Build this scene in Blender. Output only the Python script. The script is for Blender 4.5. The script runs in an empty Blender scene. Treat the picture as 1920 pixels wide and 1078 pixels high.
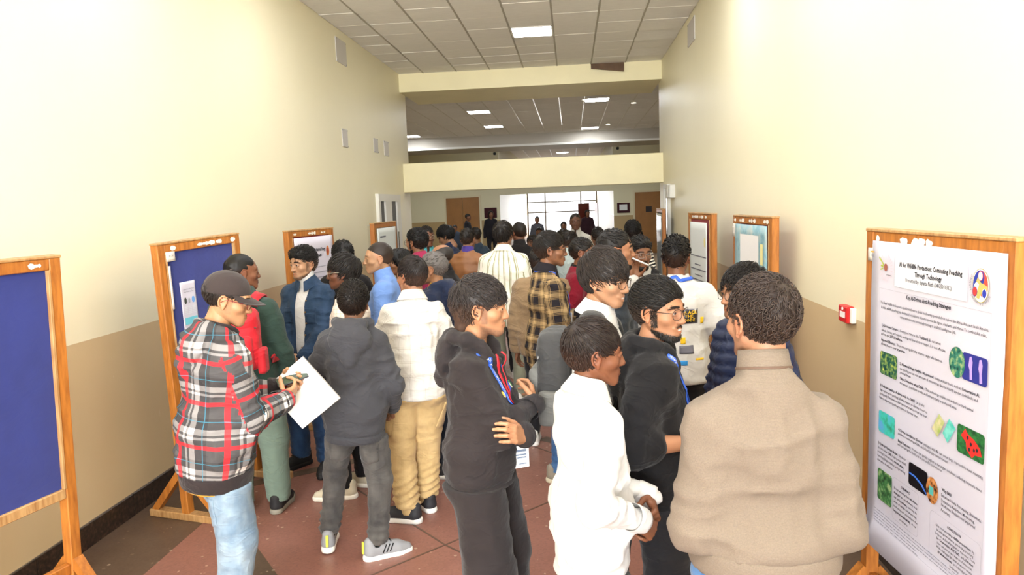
import bpy, math, random
import numpy as np
from mathutils import Matrix, Vector
random.seed(7); RNG = np.random.default_rng(7)
SC = bpy.context.scene; COL = SC.collection
PI = math.pi
def rad(a): return a * PI / 180

# ------------------------------------------------------------------ camera, world, lights, exposure
CAMX, CAMZ = 3.0375, 2.0088
cam = bpy.data.objects.new('camera', bpy.data.cameras.new('camera')); COL.objects.link(cam)
cam.data.sensor_width = 36; cam.data.lens = 1348.0 / 1920 * 36; cam.data.clip_start = .05; cam.data.clip_end = 200
_r = Vector((0.996, 0.081, -0.0374)); _f = Vector((-0.0849, 0.9898, -0.1144)); _r = (_r - _f * _r.dot(_f)).normalized(); _f.normalize(); _u = _r.cross(_f)
cam.matrix_world = Matrix(((_r.x, _u.x, -_f.x, CAMX), (_r.y, _u.y, -_f.y, 0), (_r.z, _u.z, -_f.z, CAMZ), (0, 0, 0, 1)))
SC.camera = cam
SC.view_settings.view_transform = 'Standard'; SC.view_settings.look = 'None'; SC.view_settings.gamma = 1
SC.view_settings.exposure = 0.54; SC.view_settings.use_curve_mapping = False
SC.cycles.use_denoising = True
SC.cycles.max_bounces = 7; SC.cycles.diffuse_bounces = 4; SC.cycles.sample_clamp_indirect = 6
W = bpy.data.worlds.new('daylight'); SC.world = W; W.use_nodes = True
W.node_tree.nodes['Background'].inputs[0].default_value = (.97, .985, 1.0, 1); W.node_tree.nodes['Background'].inputs[1].default_value = 2.6
def area_lamp(name, loc, rot, sx, sy, power, col=(.94, .975, 1.0)):
    l = bpy.data.lights.new(name, 'AREA'); l.shape = 'RECTANGLE'; l.size = sx; l.size_y = sy; l.energy = power; l.color = col
    o = bpy.data.objects.new(name, l); COL.objects.link(o); o.location = loc; o.rotation_euler = rot; return o
area_lamp('bounced_flash', (2.5, -1.0, 3.5), (rad(66), 0, 0), 3.4, 1.6, 60)
area_lamp('entrance_daylight', (2.35, -8.7, 1.8), (rad(100), 0, 0), 4.5, 3.6, 1050)
area_lamp('hall_window_daylight', (2.5, 45.2, 1.6), (rad(-90), 0, 0), 4.6, 2.8, 220, (1, .99, .97))

# ------------------------------------------------------------------ materials
def lin(c):
    if isinstance(c, str):
        c = [int(c[i:i + 2], 16) / 255 for i in (0, 2, 4)]
    return tuple((x / 12.92 if x <= .04045 else ((x + .055) / 1.055) ** 2.4) for x in c)
MATS = {}
class NT:
    def __init__(s, name, rough=.6, metal=0, spec=.5):
        m = bpy.data.materials.new(name); m.use_nodes = True; s.m = m; s.t = m.node_tree; s.N = s.t.nodes
        s.b = s.N['Principled BSDF']; s.b.inputs['Roughness'].default_value = rough; s.b.inputs['Metallic'].default_value = metal
        s.b.inputs['Specular IOR Level'].default_value = spec
    def n(s, typ, **kw):
        x = s.N.new(typ)
        for k, v in kw.items():
            if k.startswith('i_'):
                kk = k[2:]; kk = int(kk) if kk.isdigit() else kk.replace('_', ' ')
                if isinstance(v, bpy.types.NodeSocket): s.t.links.new(v, x.inputs[kk])
                else: x.inputs[kk].default_value = v
            else: setattr(x, k, v)
        return x
    def l(s, a, b): s.t.links.new(a, b)
    def col(s, v):
        if isinstance(v, bpy.types.NodeSocket): s.l(v, s.b.inputs['Base Color'])
        else: s.b.inputs['Base Color'].default_value = (*v, 1)
    def obj(s): return s.n('ShaderNodeTexCoord').outputs['Object']
    def uv(s): return s.n('ShaderNodeUVMap', uv_map='puv').outputs[0]
    def scale(s, v, sc): return s.n('ShaderNodeMapping', i_0=v, i_Scale=sc).outputs[0]
    def noise(s, v, scale, detail=3, rough=.55): return s.n('ShaderNodeTexNoise', i_Vector=v, i_Scale=scale, i_Detail=detail, i_Roughness=rough).outputs[0]
    def mix(s, f, a, b, mode='MIX'):
        x = s.n('ShaderNodeMix', data_type='RGBA', blend_type=mode)
        for k, v in ((0, f), (6, a), (7, b)):
            if isinstance(v, bpy.types.NodeSocket): s.l(v, x.inputs[k])
            else: x.inputs[k].default_value = v if k == 0 else (*v, 1)
        return x.outputs[2]
    def ramp(s, f, stops, mode='LINEAR'):
        x = s.n('ShaderNodeValToRGB', i_0=f); r = x.color_ramp; r.interpolation = mode
        while len(r.elements) < len(stops): r.elements.new(.5)
        for e, (p, c) in zip(r.elements, stops): e.position = p; e.color = (*c, 1)
        return x.outputs[0]
    def math(s, op, a, b=0.0):
        return s.n('ShaderNodeMath', operation=op, i_0=a, i_1=b).outputs[0]
    def creases(s, o, weave):
        x = s.n('ShaderNodeTexNoise', i_Vector=s.scale(o, (1, 1, 1.7)), i_Scale=6.5, i_Detail=2.5, i_Roughness=.55, i_Distortion=.9).outputs[0]
        r = s.math('POWER', s.math('SUBTRACT', 1.0, s.math('ABSOLUTE', s.math('MULTIPLY', s.math('SUBTRACT', x, .5), 5.0))), 2.0)
        r = s.math('MAXIMUM', r, 0.0)
        return s.math('ADD', s.math('MULTIPLY', r, .55), s.math('ADD', s.math('MULTIPLY', s.noise(s.scale(o, (1, 1, 1.4)), 17, 2), .6), s.math('MULTIPLY', s.noise(o, weave, 1), .03)))
    def bump(s, h, st=.3, dist=.005):
        x = s.n('ShaderNodeBump', i_Height=h, i_Strength=st, i_Distance=dist); s.l(x.outputs[0], s.b.inputs['Normal'])
def plain(name, c, rough=.6, metal=0, spec=.5, var=.0, vscale=8, bump=0, bscale=120, bdist=.003, emit=0):
    if name in MATS: return MATS[name]
    n = NT(name, rough, metal, spec); c = lin(c)
    if var:
        f = n.noise(n.obj(), vscale); n.col(n.ramp(f, [(.3, tuple(x * (1 - var) for x in c)), (.7, tuple(min(1, x * (1 + var)) for x in c))]))
    else: n.col(c)
    if bump: n.bump(n.noise(n.obj(), bscale, 4), bump, bdist)
    if emit: n.b.inputs['Emission Color'].default_value = (*c, 1); n.b.inputs['Emission Strength'].default_value = emit
    MATS[name] = n.m; return n.m
def cloth(name, c, rough=.92, var=.12, weave=900, wst=.25, fold=.5, c2=None, sheen=.12):
    """fabric: slight tone variation, woven fine relief and soft creases"""
    if name in MATS: return MATS[name]
    n = NT(name, rough, 0, .25); o = n.obj(); c = lin(c) if not isinstance(c, bpy.types.NodeSocket) else c
    f = n.noise(n.scale(o, (1, 1, .6)), 9, 4)
    d = lin(c2) if c2 else tuple(x * (1 - var) for x in c)
    n.col(n.ramp(f, [(.35, d), (.65, c)]))
    n.bump(n.creases(o, weave), fold, .011)
    if 'Sheen Weight' in n.b.inputs: n.b.inputs['Sheen Weight'].default_value = sheen
    MATS[name] = n.m; return n.m
def stripes(name, us, vs, pu, pv, rough=.9, wu=.5, extra=None):
    """woven stripes in the garment's own surface coordinates (metres)"""
    if name in MATS: return MATS[name]
    n = NT(name, rough, 0, .25); uv = n.n('ShaderNodeSeparateXYZ', i_0=n.uv())
    cu = n.ramp(n.math('FRACT', n.math('DIVIDE', uv.outputs[0], pu)), [(p, lin(c)) for p, c in us], 'CONSTANT')
    if vs:
        cv = n.ramp(n.math('FRACT', n.math('DIVIDE', uv.outputs[1], pv)), [(p, lin(c)) for p, c in vs], 'CONSTANT')
        c = n.mix(wu, cu, cv)
    else: c = cu
    n.col(c)
    n.bump(n.creases(n.obj(), 900), .35, .011)
    MATS[name] = n.m; return n.m
def attr_mat(name, rough=.5, spec=.4, sss=0, bscale=300, bst=.1, stretch=None):
    if name in MATS: return MATS[name]
    n = NT(name, rough, 0, spec); a = n.n('ShaderNodeAttribute', attribute_name='Col'); n.col(a.outputs[0])
    if sss:
        n.b.inputs['Subsurface Weight'].default_value = sss; n.b.inputs['Subsurface Radius'].default_value = (.012, .005, .003); n.b.inputs['Subsurface Scale'].default_value = .6
    o = n.obj()
    if stretch: o = n.scale(o, stretch)
    n.bump(n.noise(o, bscale, 3), bst, .002)
    MATS[name] = n.m; return n.m

# ------------------------------------------------------------------ objects
def mesh(name, V, F, smooth=True, col=None, uv=None, fm=None):
    """V (n,3); F: list of index arrays (m,4)/(m,3) or lists; col (n,3); uv list matching F of (m,k,2)"""
    me = bpy.data.meshes.new(name); V = np.asarray(V, np.float32)
    if isinstance(F, np.ndarray): F = [F]
    if F and not isinstance(F[0], np.ndarray): # list of polygons
        me.from_pydata([tuple(map(float, v)) for v in V], [], [list(map(int, f)) for f in F])
    else:
        me.vertices.add(len(V)); me.vertices.foreach_set('co', V.ravel())
        li = np.concatenate([f.ravel() for f in F]).astype(np.int32); lt = np.concatenate([np.full(len(f), f.shape[1]) for f in F]).astype(np.int32)
        me.loops.add(len(li)); me.loops.foreach_set('vertex_index', li)
        me.polygons.add(len(lt)); me.polygons.foreach_set('loop_start', np.concatenate([[0], np.cumsum(lt)[:-1]]).astype(np.int32))
        try: me.polygons.foreach_set('loop_total', lt)
        except Exception: pass
    me.update(calc_edges=True)
    if smooth: me.polygons.foreach_set('use_smooth', np.ones(len(me.polygons), bool))
    if uv is not None:
        u = me.uv_layers.new(name='puv'); u.data.foreach_set('uv', np.concatenate([x.reshape(-1, 2) for x in uv]).astype(np.float32).ravel())
    if col is not None:
        a = me.color_attributes.new('Col', 'FLOAT_COLOR', 'POINT'); c = np.ones((len(V), 4), np.float32); c[:, :3] = col; a.data.foreach_set('color', c.ravel())
    if fm is not None: me.polygons.foreach_set('material_index', np.asarray(fm, np.int32))
    return me
def obj(name, me, mat=None, parent=None, loc=None, rot=None, kind=None):
    o = bpy.data.objects.new(name, me); COL.objects.link(o)
    if mat is not None and me is not None:
        for m in (mat if isinstance(mat, (list, tuple)) else [mat]):
            if len(me.materials) < (len(mat) if isinstance(mat, (list, tuple)) else 1): me.materials.append(m)
    if parent is not None: o.parent = parent
    if loc is not None: o.location = loc
    if rot is not None: o.rotation_euler = rot
    if kind: o['kind'] = kind
    return o
def inst(name, me, mat, parent=None, mw=None):
    """object sharing mesh data with a material of its own"""
    if len(me.materials) == 0: me.materials.append(None)
    o = bpy.data.objects.new(name, me); COL.objects.link(o)
    o.material_slots[0].link = 'OBJECT'; o.material_slots[0].material = mat
    if parent is not None: o.parent = parent
    if mw is not None: o.matrix_local = mw
    return o
def thing(name, label, cat, loc=(0, 0, 0), rz=0, group=None, mw=None):
    o = bpy.data.objects.new(name, None); COL.objects.link(o); o.location = loc; o.rotation_euler = (0, 0, rz); o.empty_display_size = .1
    if mw is not None: o.matrix_world = mw
    return tag(o, label, cat, group)
def tag(o, label, cat, group=None):
    o['label'] = label; o['category'] = cat
    if group: o['group'] = group
    return o
class MB:
    """polygon soup with boxes, bars, tubes, prisms"""
    def __init__(s): s.V = []; s.F = []
    def add(s, V, F):
        o = len(s.V); s.V += [tuple(v) for v in V]; s.F += [[i + o for i in f] for f in F]; return s
    def box(s, a, b, bev=0):
        x0, y0, z0 = a; x1, y1, z1 = b
        if not bev:
            return s.add([(x, y, z) for z in (z0, z1) for y in (y0, y1) for x in (x0, x1)], [(0, 2, 3, 1), (4, 5, 7, 6), (0, 1, 5, 4), (2, 6, 7, 3), (0, 4, 6, 2), (1, 3, 7, 5)])
        V = []; c = [(x0, x1), (y0, y1), (z0, z1)]; idx = {}
        for ix in (0, 1):
            for iy in (0, 1):
                for iz in (0, 1):
                    for ax in range(3):
                        p = [c[0][ix], c[1][iy], c[2][iz]]
                        for q in range(3):
                            if q != ax: p[q] += bev * (1 if (ix, iy, iz)[q] == 0 else -1)
                        idx[ix, iy, iz, ax] = len(V); V.append(p)
        F = []
        for ax in range(3):
            a1, a2 = [q for q in range(3) if q != ax]
            for sd in (0, 1):
                loop = []
                for q1, q2 in ((0, 0), (1, 0), (1, 1), (0, 1)):
                    k = [0, 0, 0]; k[ax] = sd; k[a1] = q1; k[a2] = q2; loop.append(idx[(*k, ax)])
                nrm = (1 if sd else -1) * (1 if ax != 1 else -1)
                F.append(loop if nrm > 0 else loop[::-1])
        for ax in range(3):       # edges along ax
            a1, a2 = [q for q in range(3) if q != ax]
            for q1 in (0, 1):
                for q2 in (0, 1):
                    k0 = [0, 0, 0]; k0[a1] = q1; k0[a2] = q2; k1 = list(k0); k1[ax] = 1
                    F.append([idx[(*k0, a1)], idx[(*k1, a1)], idx[(*k1, a2)], idx[(*k0, a2)]])
        for ix in (0, 1):
            for iy in (0, 1):
                for iz in (0, 1): F.append([idx[ix, iy, iz, 0], idx[ix, iy, iz, 1], idx[ix, iy, iz, 2]])
        return s.add(V, F)
    def bar(s, a, b, w, h, up=(0, 0, 1)):
        a = Vector(a); b = Vector(b); d = (b - a).normalized(); up = Vector(up)
        x = d.cross(up)
        if x.length < 1e-4: x = d.cross(Vector((1, 0, 0)))
        x.normalize(); z = x.cross(d); V = []
        for p in (a, b):
            for sx, sz in ((-1, -1), (1, -1), (1, 1), (-1, 1)): V.append(p + x * (sx * w / 2) + z * (sz * h / 2))
        return s.add(V, [(0, 1, 2, 3), (7, 6, 5, 4), (0, 4, 5, 1), (1, 5, 6, 2), (2, 6, 7, 3), (3, 7, 4, 0)])
    def tube(s, pts, r, n=8, cap=True):
        V, F = tube_np([Vector(p) for p in pts], r, n, cap); return s.add(V, F)
    def prism(s, poly, z0, z1):
        n = len(poly); V = [(x, y, z0) for x, y in poly] + [(x, y, z1) for x, y in poly]
        return s.add(V, [list(range(n))[::-1], list(range(n, 2 * n))] + [[i, (i + 1) % n, n + (i + 1) % n, n + i] for i in range(n)])
    def mesh(s, name, smooth=False):
        me = mesh(name, s.V, s.F, smooth); import bmesh
        b = bmesh.new(); b.from_mesh(me); bmesh.ops.recalc_face_normals(b, faces=b.faces); b.to_mesh(me); b.free(); return me
    def build(s, name, mat, parent=None, loc=None, rot=None, smooth=False, kind=None):
        return obj(name, s.mesh(name, smooth), mat, parent, loc, rot, kind)
def tube_np(pts, r, n=8, cap=True):
    V = []; F = []; m = len(pts); up = Vector((0, 0, 1))
    for i, p in enumerate(pts):
        d = (pts[min(i + 1, m - 1)] - pts[max(i - 1, 0)]).normalized()
        if i == 0:
            x = d.cross(up)
            if x.length < 1e-3: x = d.cross(Vector((1, 0, 0)))
        else: x = px - d * px.dot(d)
        x.normalize(); px = x; y = d.cross(x); rr = r[i] if isinstance(r, (list, tuple)) else r
        for k in range(n):
            a = 2 * PI * k / n; V.append(p + x * math.cos(a) * rr + y * math.sin(a) * rr)
    for i in range(m - 1):
        for k in range(n): F.append([i * n + k, i * n + (k + 1) % n, (i + 1) * n + (k + 1) % n, (i + 1) * n + k])
    if cap: F += [list(range(n))[::-1], [(m - 1) * n + k for k in range(n)]]
    return V, F
def catmull(P, n):
    P = [np.array(p, float) for p in P]; P = [2 * P[0] - P[1]] + P + [2 * P[-1] - P[-2]]; out = []
    for i in range(1, len(P) - 2):
        for t in np.linspace(0, 1, n, endpoint=False):
            a, b, c, d = P[i - 1:i + 3]; out.append(.5 * ((2 * b) + (c - a) * t + (2 * a - 5 * b + 4 * c - d) * t * t + (3 * b - a - 3 * c + d) * t ** 3))
    return out + [P[-2]]
_TX = {}
def text_mesh(txt, size=1.0, align='LEFT', bold=0.0, res=1):
    """flat lettering as a mesh in the xy plane"""
    c = bpy.data.curves.new('lettering', 'FONT'); c.body = txt; c.size = size; c.align_x = align; c.resolution_u = res; c.offset = bold
    o = bpy.data.objects.new('lettering', c); COL.objects.link(o); dg = bpy.context.evaluated_depsgraph_get()
    me = bpy.data.meshes.new_from_object(o.evaluated_get(dg)); bpy.data.objects.remove(o); bpy.data.curves.remove(c); me.name = 'lettering'; return me
def verts_np(me):
    a = np.zeros(len(me.vertices) * 3, np.float32); me.vertices.foreach_get('co', a); return a.reshape(-1, 3)
def set_verts(me, V): me.vertices.foreach_set('co', np.asarray(V, np.float32).ravel()); me.update()

# ------------------------------------------------------------------ implicit surfaces
_T = RNG.random((33, 33, 33)).astype(np.float32); _T[32] = _T[0]; _T[:, 32] = _T[:, 0]; _T[:, :, 32] = _T[:, :, 0]
def vnoise(x, y, z):
    x = np.mod(x, 32); y = np.mod(y, 32); z = np.mod(z, 32)
    i = np.minimum(x.astype(np.int32), 31); j = np.minimum(y.astype(np.int32), 31); k = np.minimum(z.astype(np.int32), 31)
    x = x - i; y = y - j; z = z - k; x = x * x * (3 - 2 * x); y = y * y * (3 - 2 * y); z = z * z * (3 - 2 * z)
    def L(a, b): return _T[i + a, j + b, k] * (1 - z) + _T[i + a, j + b, k + 1] * z
    return (L(0, 0) * (1 - y) + L(0, 1) * y) * (1 - x) + (L(1, 0) * (1 - y) + L(1, 1) * y) * x
def A3(v): return np.array(v, np.float32)
class SDF:
    def __init__(s): s.ops = []
    def rc(s, a, b, r1, r2, k=.02, mode='u', rip=None, flat=False):
        a = A3(a); b = A3(b); ab = b - a; L2 = max(float(ab @ ab), 1e-9); L = math.sqrt(L2)
        if rip:
            amp, wl, ph, c0 = rip; u = np.cross(ab, (.3, .8, .5)); u = A3(u / np.linalg.norm(u)); w = A3(np.cross(ab / L, u))
        def f(x, y, z):
            dx = x - a[0]; dy = y - a[1]; dz = z - a[2]
            t0 = (dx * ab[0] + dy * ab[1] + dz * ab[2]) / L2; t = np.clip(t0, 0, 1)
            if flat: t = np.maximum(t0, 0)
            ex = dx - t * ab[0]; ey = dy - t * ab[1]; ez = dz - t * ab[2]
            d = np.sqrt(ex * ex + ey * ey + ez * ez) - (r1 + (r2 - r1) * np.minimum(t, 1))
            if flat: d = np.maximum(d, (t0 - 1) * L)
            if rip:
                p1 = ex * u[0] + ey * u[1] + ez * u[2]; p2 = ex * w[0] + ey * w[1] + ez * w[2]
                d = d - amp * (1 - np.abs(np.sin(PI * t * L / wl + ph + p1 * 14 + 1.2 * np.sin(p2 * 22 + ph)))) * np.exp(-((t - c0) / .38) ** 2) * 1.5 + amp * .5
            return d
        m = max(r1, r2) + (rip[0] if rip else 0)
        s.ops.append((f, np.minimum(a, b) - m, np.maximum(a, b) + m, k, mode)); return s
    def el(s, c, r, R=None, k=.02, mode='u'):
        c = A3(c); r = A3(r)
        def f(x, y, z):
            x = x - c[0]; y = y - c[1]; z = z - c[2]
            if R is not None: x, y, z = R[0, 0] * x + R[1, 0] * y + R[2, 0] * z, R[0, 1] * x + R[1, 1] * y + R[2, 1] * z, R[0, 2] * x + R[1, 2] * y + R[2, 2] * z
            a = x / r[0]; b = y / r[1]; d = z / r[2]; k0 = np.sqrt(a * a + b * b + d * d); a = a / r[0]; b = b / r[1]; d = d / r[2]
            return k0 * (k0 - 1) / np.maximum(np.sqrt(a * a + b * b + d * d), 1e-6)
        m = np.full(3, r.max()) if R is not None else r
        s.ops.append((f, c - m, c + m, k, mode)); return s
    def box(s, c, h, rd, R=None, k=.01, mode='u'):
        c = A3(c); h = A3(h)
        def f(x, y, z):
            x = x - c[0]; y = y - c[1]; z = z - c[2]
            if R is not None: x, y, z = R[0, 0] * x + R[1, 0] * y + R[2, 0] * z, R[0, 1] * x + R[1, 1] * y + R[2, 1] * z, R[0, 2] * x + R[1, 2] * y + R[2, 2] * z
            a = np.abs(x) - h[0] + rd; b = np.abs(y) - h[1] + rd; d = np.abs(z) - h[2] + rd
            return np.sqrt(np.maximum(a, 0) ** 2 + np.maximum(b, 0) ** 2 + np.maximum(d, 0) ** 2) + np.minimum(np.maximum(a, np.maximum(b, d)), 0) - rd
        m = np.full(3, np.linalg.norm(h)) if R is not None else h
        s.ops.append((f, c - m, c + m, k, mode)); return s
    def plane(s, n, d, k=.004):
        """keep where n.p < d"""
        n = A3(n); L = np.linalg.norm(n); n = n / L; d = d / L
        s.ops.append((lambda x, y, z: x * n[0] + y * n[1] + z * n[2] - d, None, None, k, 'i')); return s
    def disp(s, amp, fx, fy, fz, ph=0, ridge=False):
        def f(x, y, z, F):
            w = vnoise(x * fx + ph, y * fy + ph * 1.7, z * fz + ph * .6)
            if ridge: w = (1 - np.abs(w * 2 - 1)) ** 2.2
            return F - amp * (w - .5) * 2
        s.ops.append((f, None, None, 0, 'd')); return s
    def custom(s, f): s.ops.append((f, None, None, 0, 'd')); return s
    @staticmethod
    def comb(F, d, k, mode):
        if mode == 'u':
            if k <= 0: return np.minimum(F, d)
            h = np.clip(.5 + .5 * (F - d) / k, 0, 1); return F + (d - F) * h - k * h * (1 - h)
        if mode == 's': d = -d
        if k <= 0: return np.maximum(F, d)
        h = np.clip(.5 - .5 * (F - d) / k, 0, 1); return F + (d - F) * h + k * h * (1 - h)
    def at(s, P):
        x, y, z = [np.ascontiguousarray(P[:, i], np.float32) for i in range(3)]; F = np.full(len(P), 9., np.float32)
        for f, lo, hi, k, mode in s.ops:
            F = f(x, y, z, F) if mode == 'd' else s.comb(F, f(x, y, z), k, mode)
        return F
    def grad(s, P, e=.003):
        g = np.zeros_like(P)
        for i in range(3):
            d = np.zeros(3, np.float32); d[i] = e; g[:, i] = s.at(P + d) - s.at(P - d)
        return g / np.maximum(np.linalg.norm(g, axis=1, keepdims=True), 1e-6)
    def march(s, P, D, n=40, off=.004):
        P = P.astype(np.float32).copy(); D = A3(D) / np.linalg.norm(D)
        for _ in range(n): P += D * np.clip(s.at(P) - off, -.03, .05)[:, None] * .9
        return P
    def snap(s, P, off=.004, n=6):
        P = P.astype(np.float32).copy()
        for _ in range(n): P -= s.grad(P) * (s.at(P) - off)[:, None]
        return P
    def surf(s, h, pad=None):
        lo = np.min([o[1] for o in s.ops if o[1] is not None and o[4] == 'u'], 0) - 2.5 * h - (pad or 0); hi = np.max([o[2] for o in s.ops if o[2] is not None and o[4] == 'u'], 0) + 2.5 * h + (pad or 0)
        n = np.ceil((hi - lo) / h).astype(int) + 1; ax = [(lo[i] + h * np.arange(n[i])).astype(np.float32) for i in range(3)]
        F = np.full(n, .5, np.float32)
        for f, l, u, k, mode in s.ops:
            if l is not None:
                m = k + 2.5 * h; sl = []
                for i in range(3):
                    a = int(np.clip((l[i] - m - lo[i]) / h, 0, n[i])); b = int(np.clip((u[i] + m - lo[i]) / h + 2, 0, n[i])); sl.append(slice(a, b))
                sl = tuple(sl)
                if any(q.stop <= q.start for q in sl): continue
                X = ax[0][sl[0]][:, None, None]; Y = ax[1][sl[1]][None, :, None]; Z = ax[2][sl[2]][None, None, :]
                F[sl] = s.comb(F[sl], f(X, Y, Z), k, mode)
            elif mode == 'i': F = s.comb(F, f(ax[0][:, None, None], ax[1][None, :, None], ax[2][None, None, :]), k, 'i').astype(np.float32)
            else:
                q = np.nonzero(np.abs(F) < .05); F[q] = f(ax[0][q[0]], ax[1][q[1]], ax[2][q[2]], F[q])
        return surfnet(F, lo, h)
def surfnet(F, lo, h):
    S = F < 0; nx, ny, nz = F.shape; c = np.zeros((nx - 1, ny - 1, nz - 1), np.int8)
    for a in (0, 1):
        for b in (0, 1):
            for d in (0, 1): c += S[a:nx - 1 + a, b:ny - 1 + b, d:nz - 1 + d]
    act = (c > 0) & (c < 8); idx = np.full(c.shape, -1, np.int32); I = np.argwhere(act); idx[act] = np.arange(len(I))
    i, j, k = I.T; off = [(a, b, d) for a in (0, 1) for b in (0, 1) for d in (0, 1)]; val = [F[i + a, j + b, k + d] for a, b, d in off]
    acc = np.zeros((len(I), 3), np.float32); cnt = np.zeros(len(I), np.float32)
    for p in range(8):
        for q in range(p + 1, 8):
            if sum(abs(off[p][t] - off[q][t]) for t in range(3)) != 1: continue
            m = (val[p] < 0) != (val[q] < 0)
            t = np.where(m, val[p] / np.where(m, val[p] - val[q], 1), 0)
            for ax in range(3): acc[:, ax] += np.where(m, off[p][ax] + (off[q][ax] - off[p][ax]) * t, 0)
            cnt += m
    V = lo + (I + acc / cnt[:, None]) * h; Q = []
    for ax in range(3):
        sl0 = [slice(None)] * 3; sl1 = [slice(None)] * 3; sl0[ax] = slice(0, -1); sl1[ax] = slice(1, None)
        e = S[tuple(sl0)] != S[tuple(sl1)]; b1, b2 = [(1, 2), (2, 0), (0, 1)][ax]
        E = np.argwhere(e); dims = np.array(F.shape)
        E = E[(E[:, b1] > 0) & (E[:, b1] < dims[b1] - 1) & (E[:, b2] > 0) & (E[:, b2] < dims[b2] - 1)]
        ins = S[tuple(E.T)]; q = []
        for o1, o2 in ((1, 1), (0, 1), (0, 0), (1, 0)):
            t = E.copy(); t[:, b1] -= o1; t[:, b2] -= o2; q.append(idx[tuple(t.T)])
        q = np.stack(q, 1); q[~ins] = q[~ins][:, ::-1]; Q.append(q)
    return V.astype(np.float32), np.concatenate(Q).astype(np.int32)
def Rz(a): c, s = math.cos(a), math.sin(a); return np.array([[c, -s, 0], [s, c, 0], [0, 0, 1]])
def Rx(a): c, s = math.cos(a), math.sin(a); return np.array([[1, 0, 0], [0, c, -s], [0, s, c]])
def Ry(a): c, s = math.cos(a), math.sin(a); return np.array([[c, 0, s], [0, 1, 0], [-s, 0, c]])
# ================================================================== THE SETTING
CW, CH, BY = 4.685, 4.42, 13.13      # corridor width, ceiling height, distance of the beam
HALLY, ENDY = 27.5, 44.5
def paint_wall(name, split, up='F2EACB', low='D2BA92', axis=2):
    n = NT(name, .42, 0, .35); g = n.n('ShaderNodeNewGeometry').outputs['Position']; p = n.n('ShaderNodeSeparateXYZ', i_0=g)
    f1 = n.noise(n.scale(g, (.7, .7, .5)), 1.3, 5); u = lin(up); lw = lin(low)
    cu = n.ramp(f1, [(.3, tuple(x * .965 for x in u)), (.7, u)]); cl = n.ramp(f1, [(.3, tuple(x * .93 for x in lw)), (.7, lw)])
    scr = n.ramp(n.noise(n.scale(g, (6, 6, 2.2)), 5, 2), [(.745, (0, 0, 0)), (.765, (1, 1, 1))])
    cl = n.mix(n.math('MULTIPLY', scr, .35), cl, lin('D9CBAA'))
    n.col(n.mix(n.math('GREATER_THAN', p.outputs[2], split), cl, cu))
    n.bump(n.noise(n.scale(g, (1, 1, .35)), 14, 4), .12, .006); return n.m
M_WALL = paint_wall('wall paint cream over tan', 1.266); M_FARWALL = paint_wall('hall wall paint', 1.452, 'DDD6B4', 'B39A6C')
M_BEAM = plain('beam paint', 'F0E6BC', .5, var=.03, vscale=2)
M_WHITE = plain('white trim', 'E8E6DF', .5)
def floor_mat(name, base, chips, dark=.8):
    n = NT(name, .38, 0, .4); g = n.n('ShaderNodeNewGeometry').outputs['Position']; b = lin(base)
    big = n.ramp(n.noise(g, 2.2, 5), [(.3, tuple(x * dark for x in b)), (.7, b)])
    v = n.n('ShaderNodeTexVoronoi', i_Vector=g, i_Scale=75, feature='F1'); ch = n.ramp(v.outputs['Color'], [(.0, tuple(x * .72 for x in b)), (.5, tuple(x * 1.0 for x in b)), (.93, tuple(x * 1.12 for x in b)), (.96, lin(chips))])
    c = n.mix(.55, big, ch)
    spk = n.n('ShaderNodeTexVoronoi', i_Vector=g, i_Scale=9, feature='F1'); c = n.mix(n.math('MULTIPLY', n.math('LESS_THAN', spk.outputs['Distance'], .09), .55), c, lin('C9B59C'))
    n.col(c); n.l(n.ramp(n.noise(g, 3, 4), [(.3, (.32,) * 3), (.7, (.5,) * 3)]), n.b.inputs['Roughness']); return n.m
M_TERR = floor_mat('red terrazzo', '8F6255', 'D8B9A2'); M_DARKT = floor_mat('dark terrazzo', '5D4A3C', '8F7B66')
M_STRIP = plain('brass dividing strip', '5A4335', .5)
fl = MB().box((-7, -9, -.12), (12, 46, 0)).build('floor', M_TERR, kind='structure')
MB().box((-7, BY + .45, -.002), (12, HALLY, .001)).build('floor_hall_bounce', floor_mat('beige bounce terrazzo', 'A8977F', 'D8CDB8'), kind='structure')  # unseen slab added over the floor, its beige invented to bounce neutral light
# dark border bands and diagonal inlays let into the red field (a hair proud of it)
def inlay(pts, z=.0012, mat=M_DARKT, name='inlay_band'): return MB().prism(pts, -.004, z).build(name, mat, fl)
inlay([(0, -9), (.56, -9), (.56, BY), (0, BY)]); inlay([(CW - .56, -9), (CW, -9), (CW, BY), (CW - .56, BY)])
def band(a, b, w, **k):
    a = np.array(a); b = np.array(b); d = (b - a) / np.linalg.norm(b - a); p = np.array((-d[1], d[0])) * w / 2; inlay([tuple(a - p), tuple(b - p), tuple(b + p), tuple(a + p)], **k)
for yc in (-1.45, 1.35, 4.15, 6.95, 9.75, 12.55):
    pass
for k, yc in enumerate((.1, 4.85, 9.6)):
    for sx in (0, 1):
        X = (lambda x: x) if sx == 0 else (lambda x: CW - x)
        band((X(.56), yc - .28), (X(1.95), yc - 2.0 + .0), .11, z=.0014 + .0002 * sx); band((X(.56), yc + .14), (X(1.95), yc + 1.15), .11, z=.0015 + .0002 * sx)
for k, (a, b) in enumerate((((1.2, 5.15), (2.23, 4.05)), ((2.23, 4.05), (1.5, 3.3)), ((2.23, 4.05), (3.3, 5.15)), ((2.23, 4.05), (3.1, 3.3)), ((1.2, 5.15), (2.23, 6.25)), ((3.3, 5.15), (2.23, 6.25)))):
    band(a, b, .012, z=.0018 + .0001 * k, mat=M_STRIP, name='dividing_strip')
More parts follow.
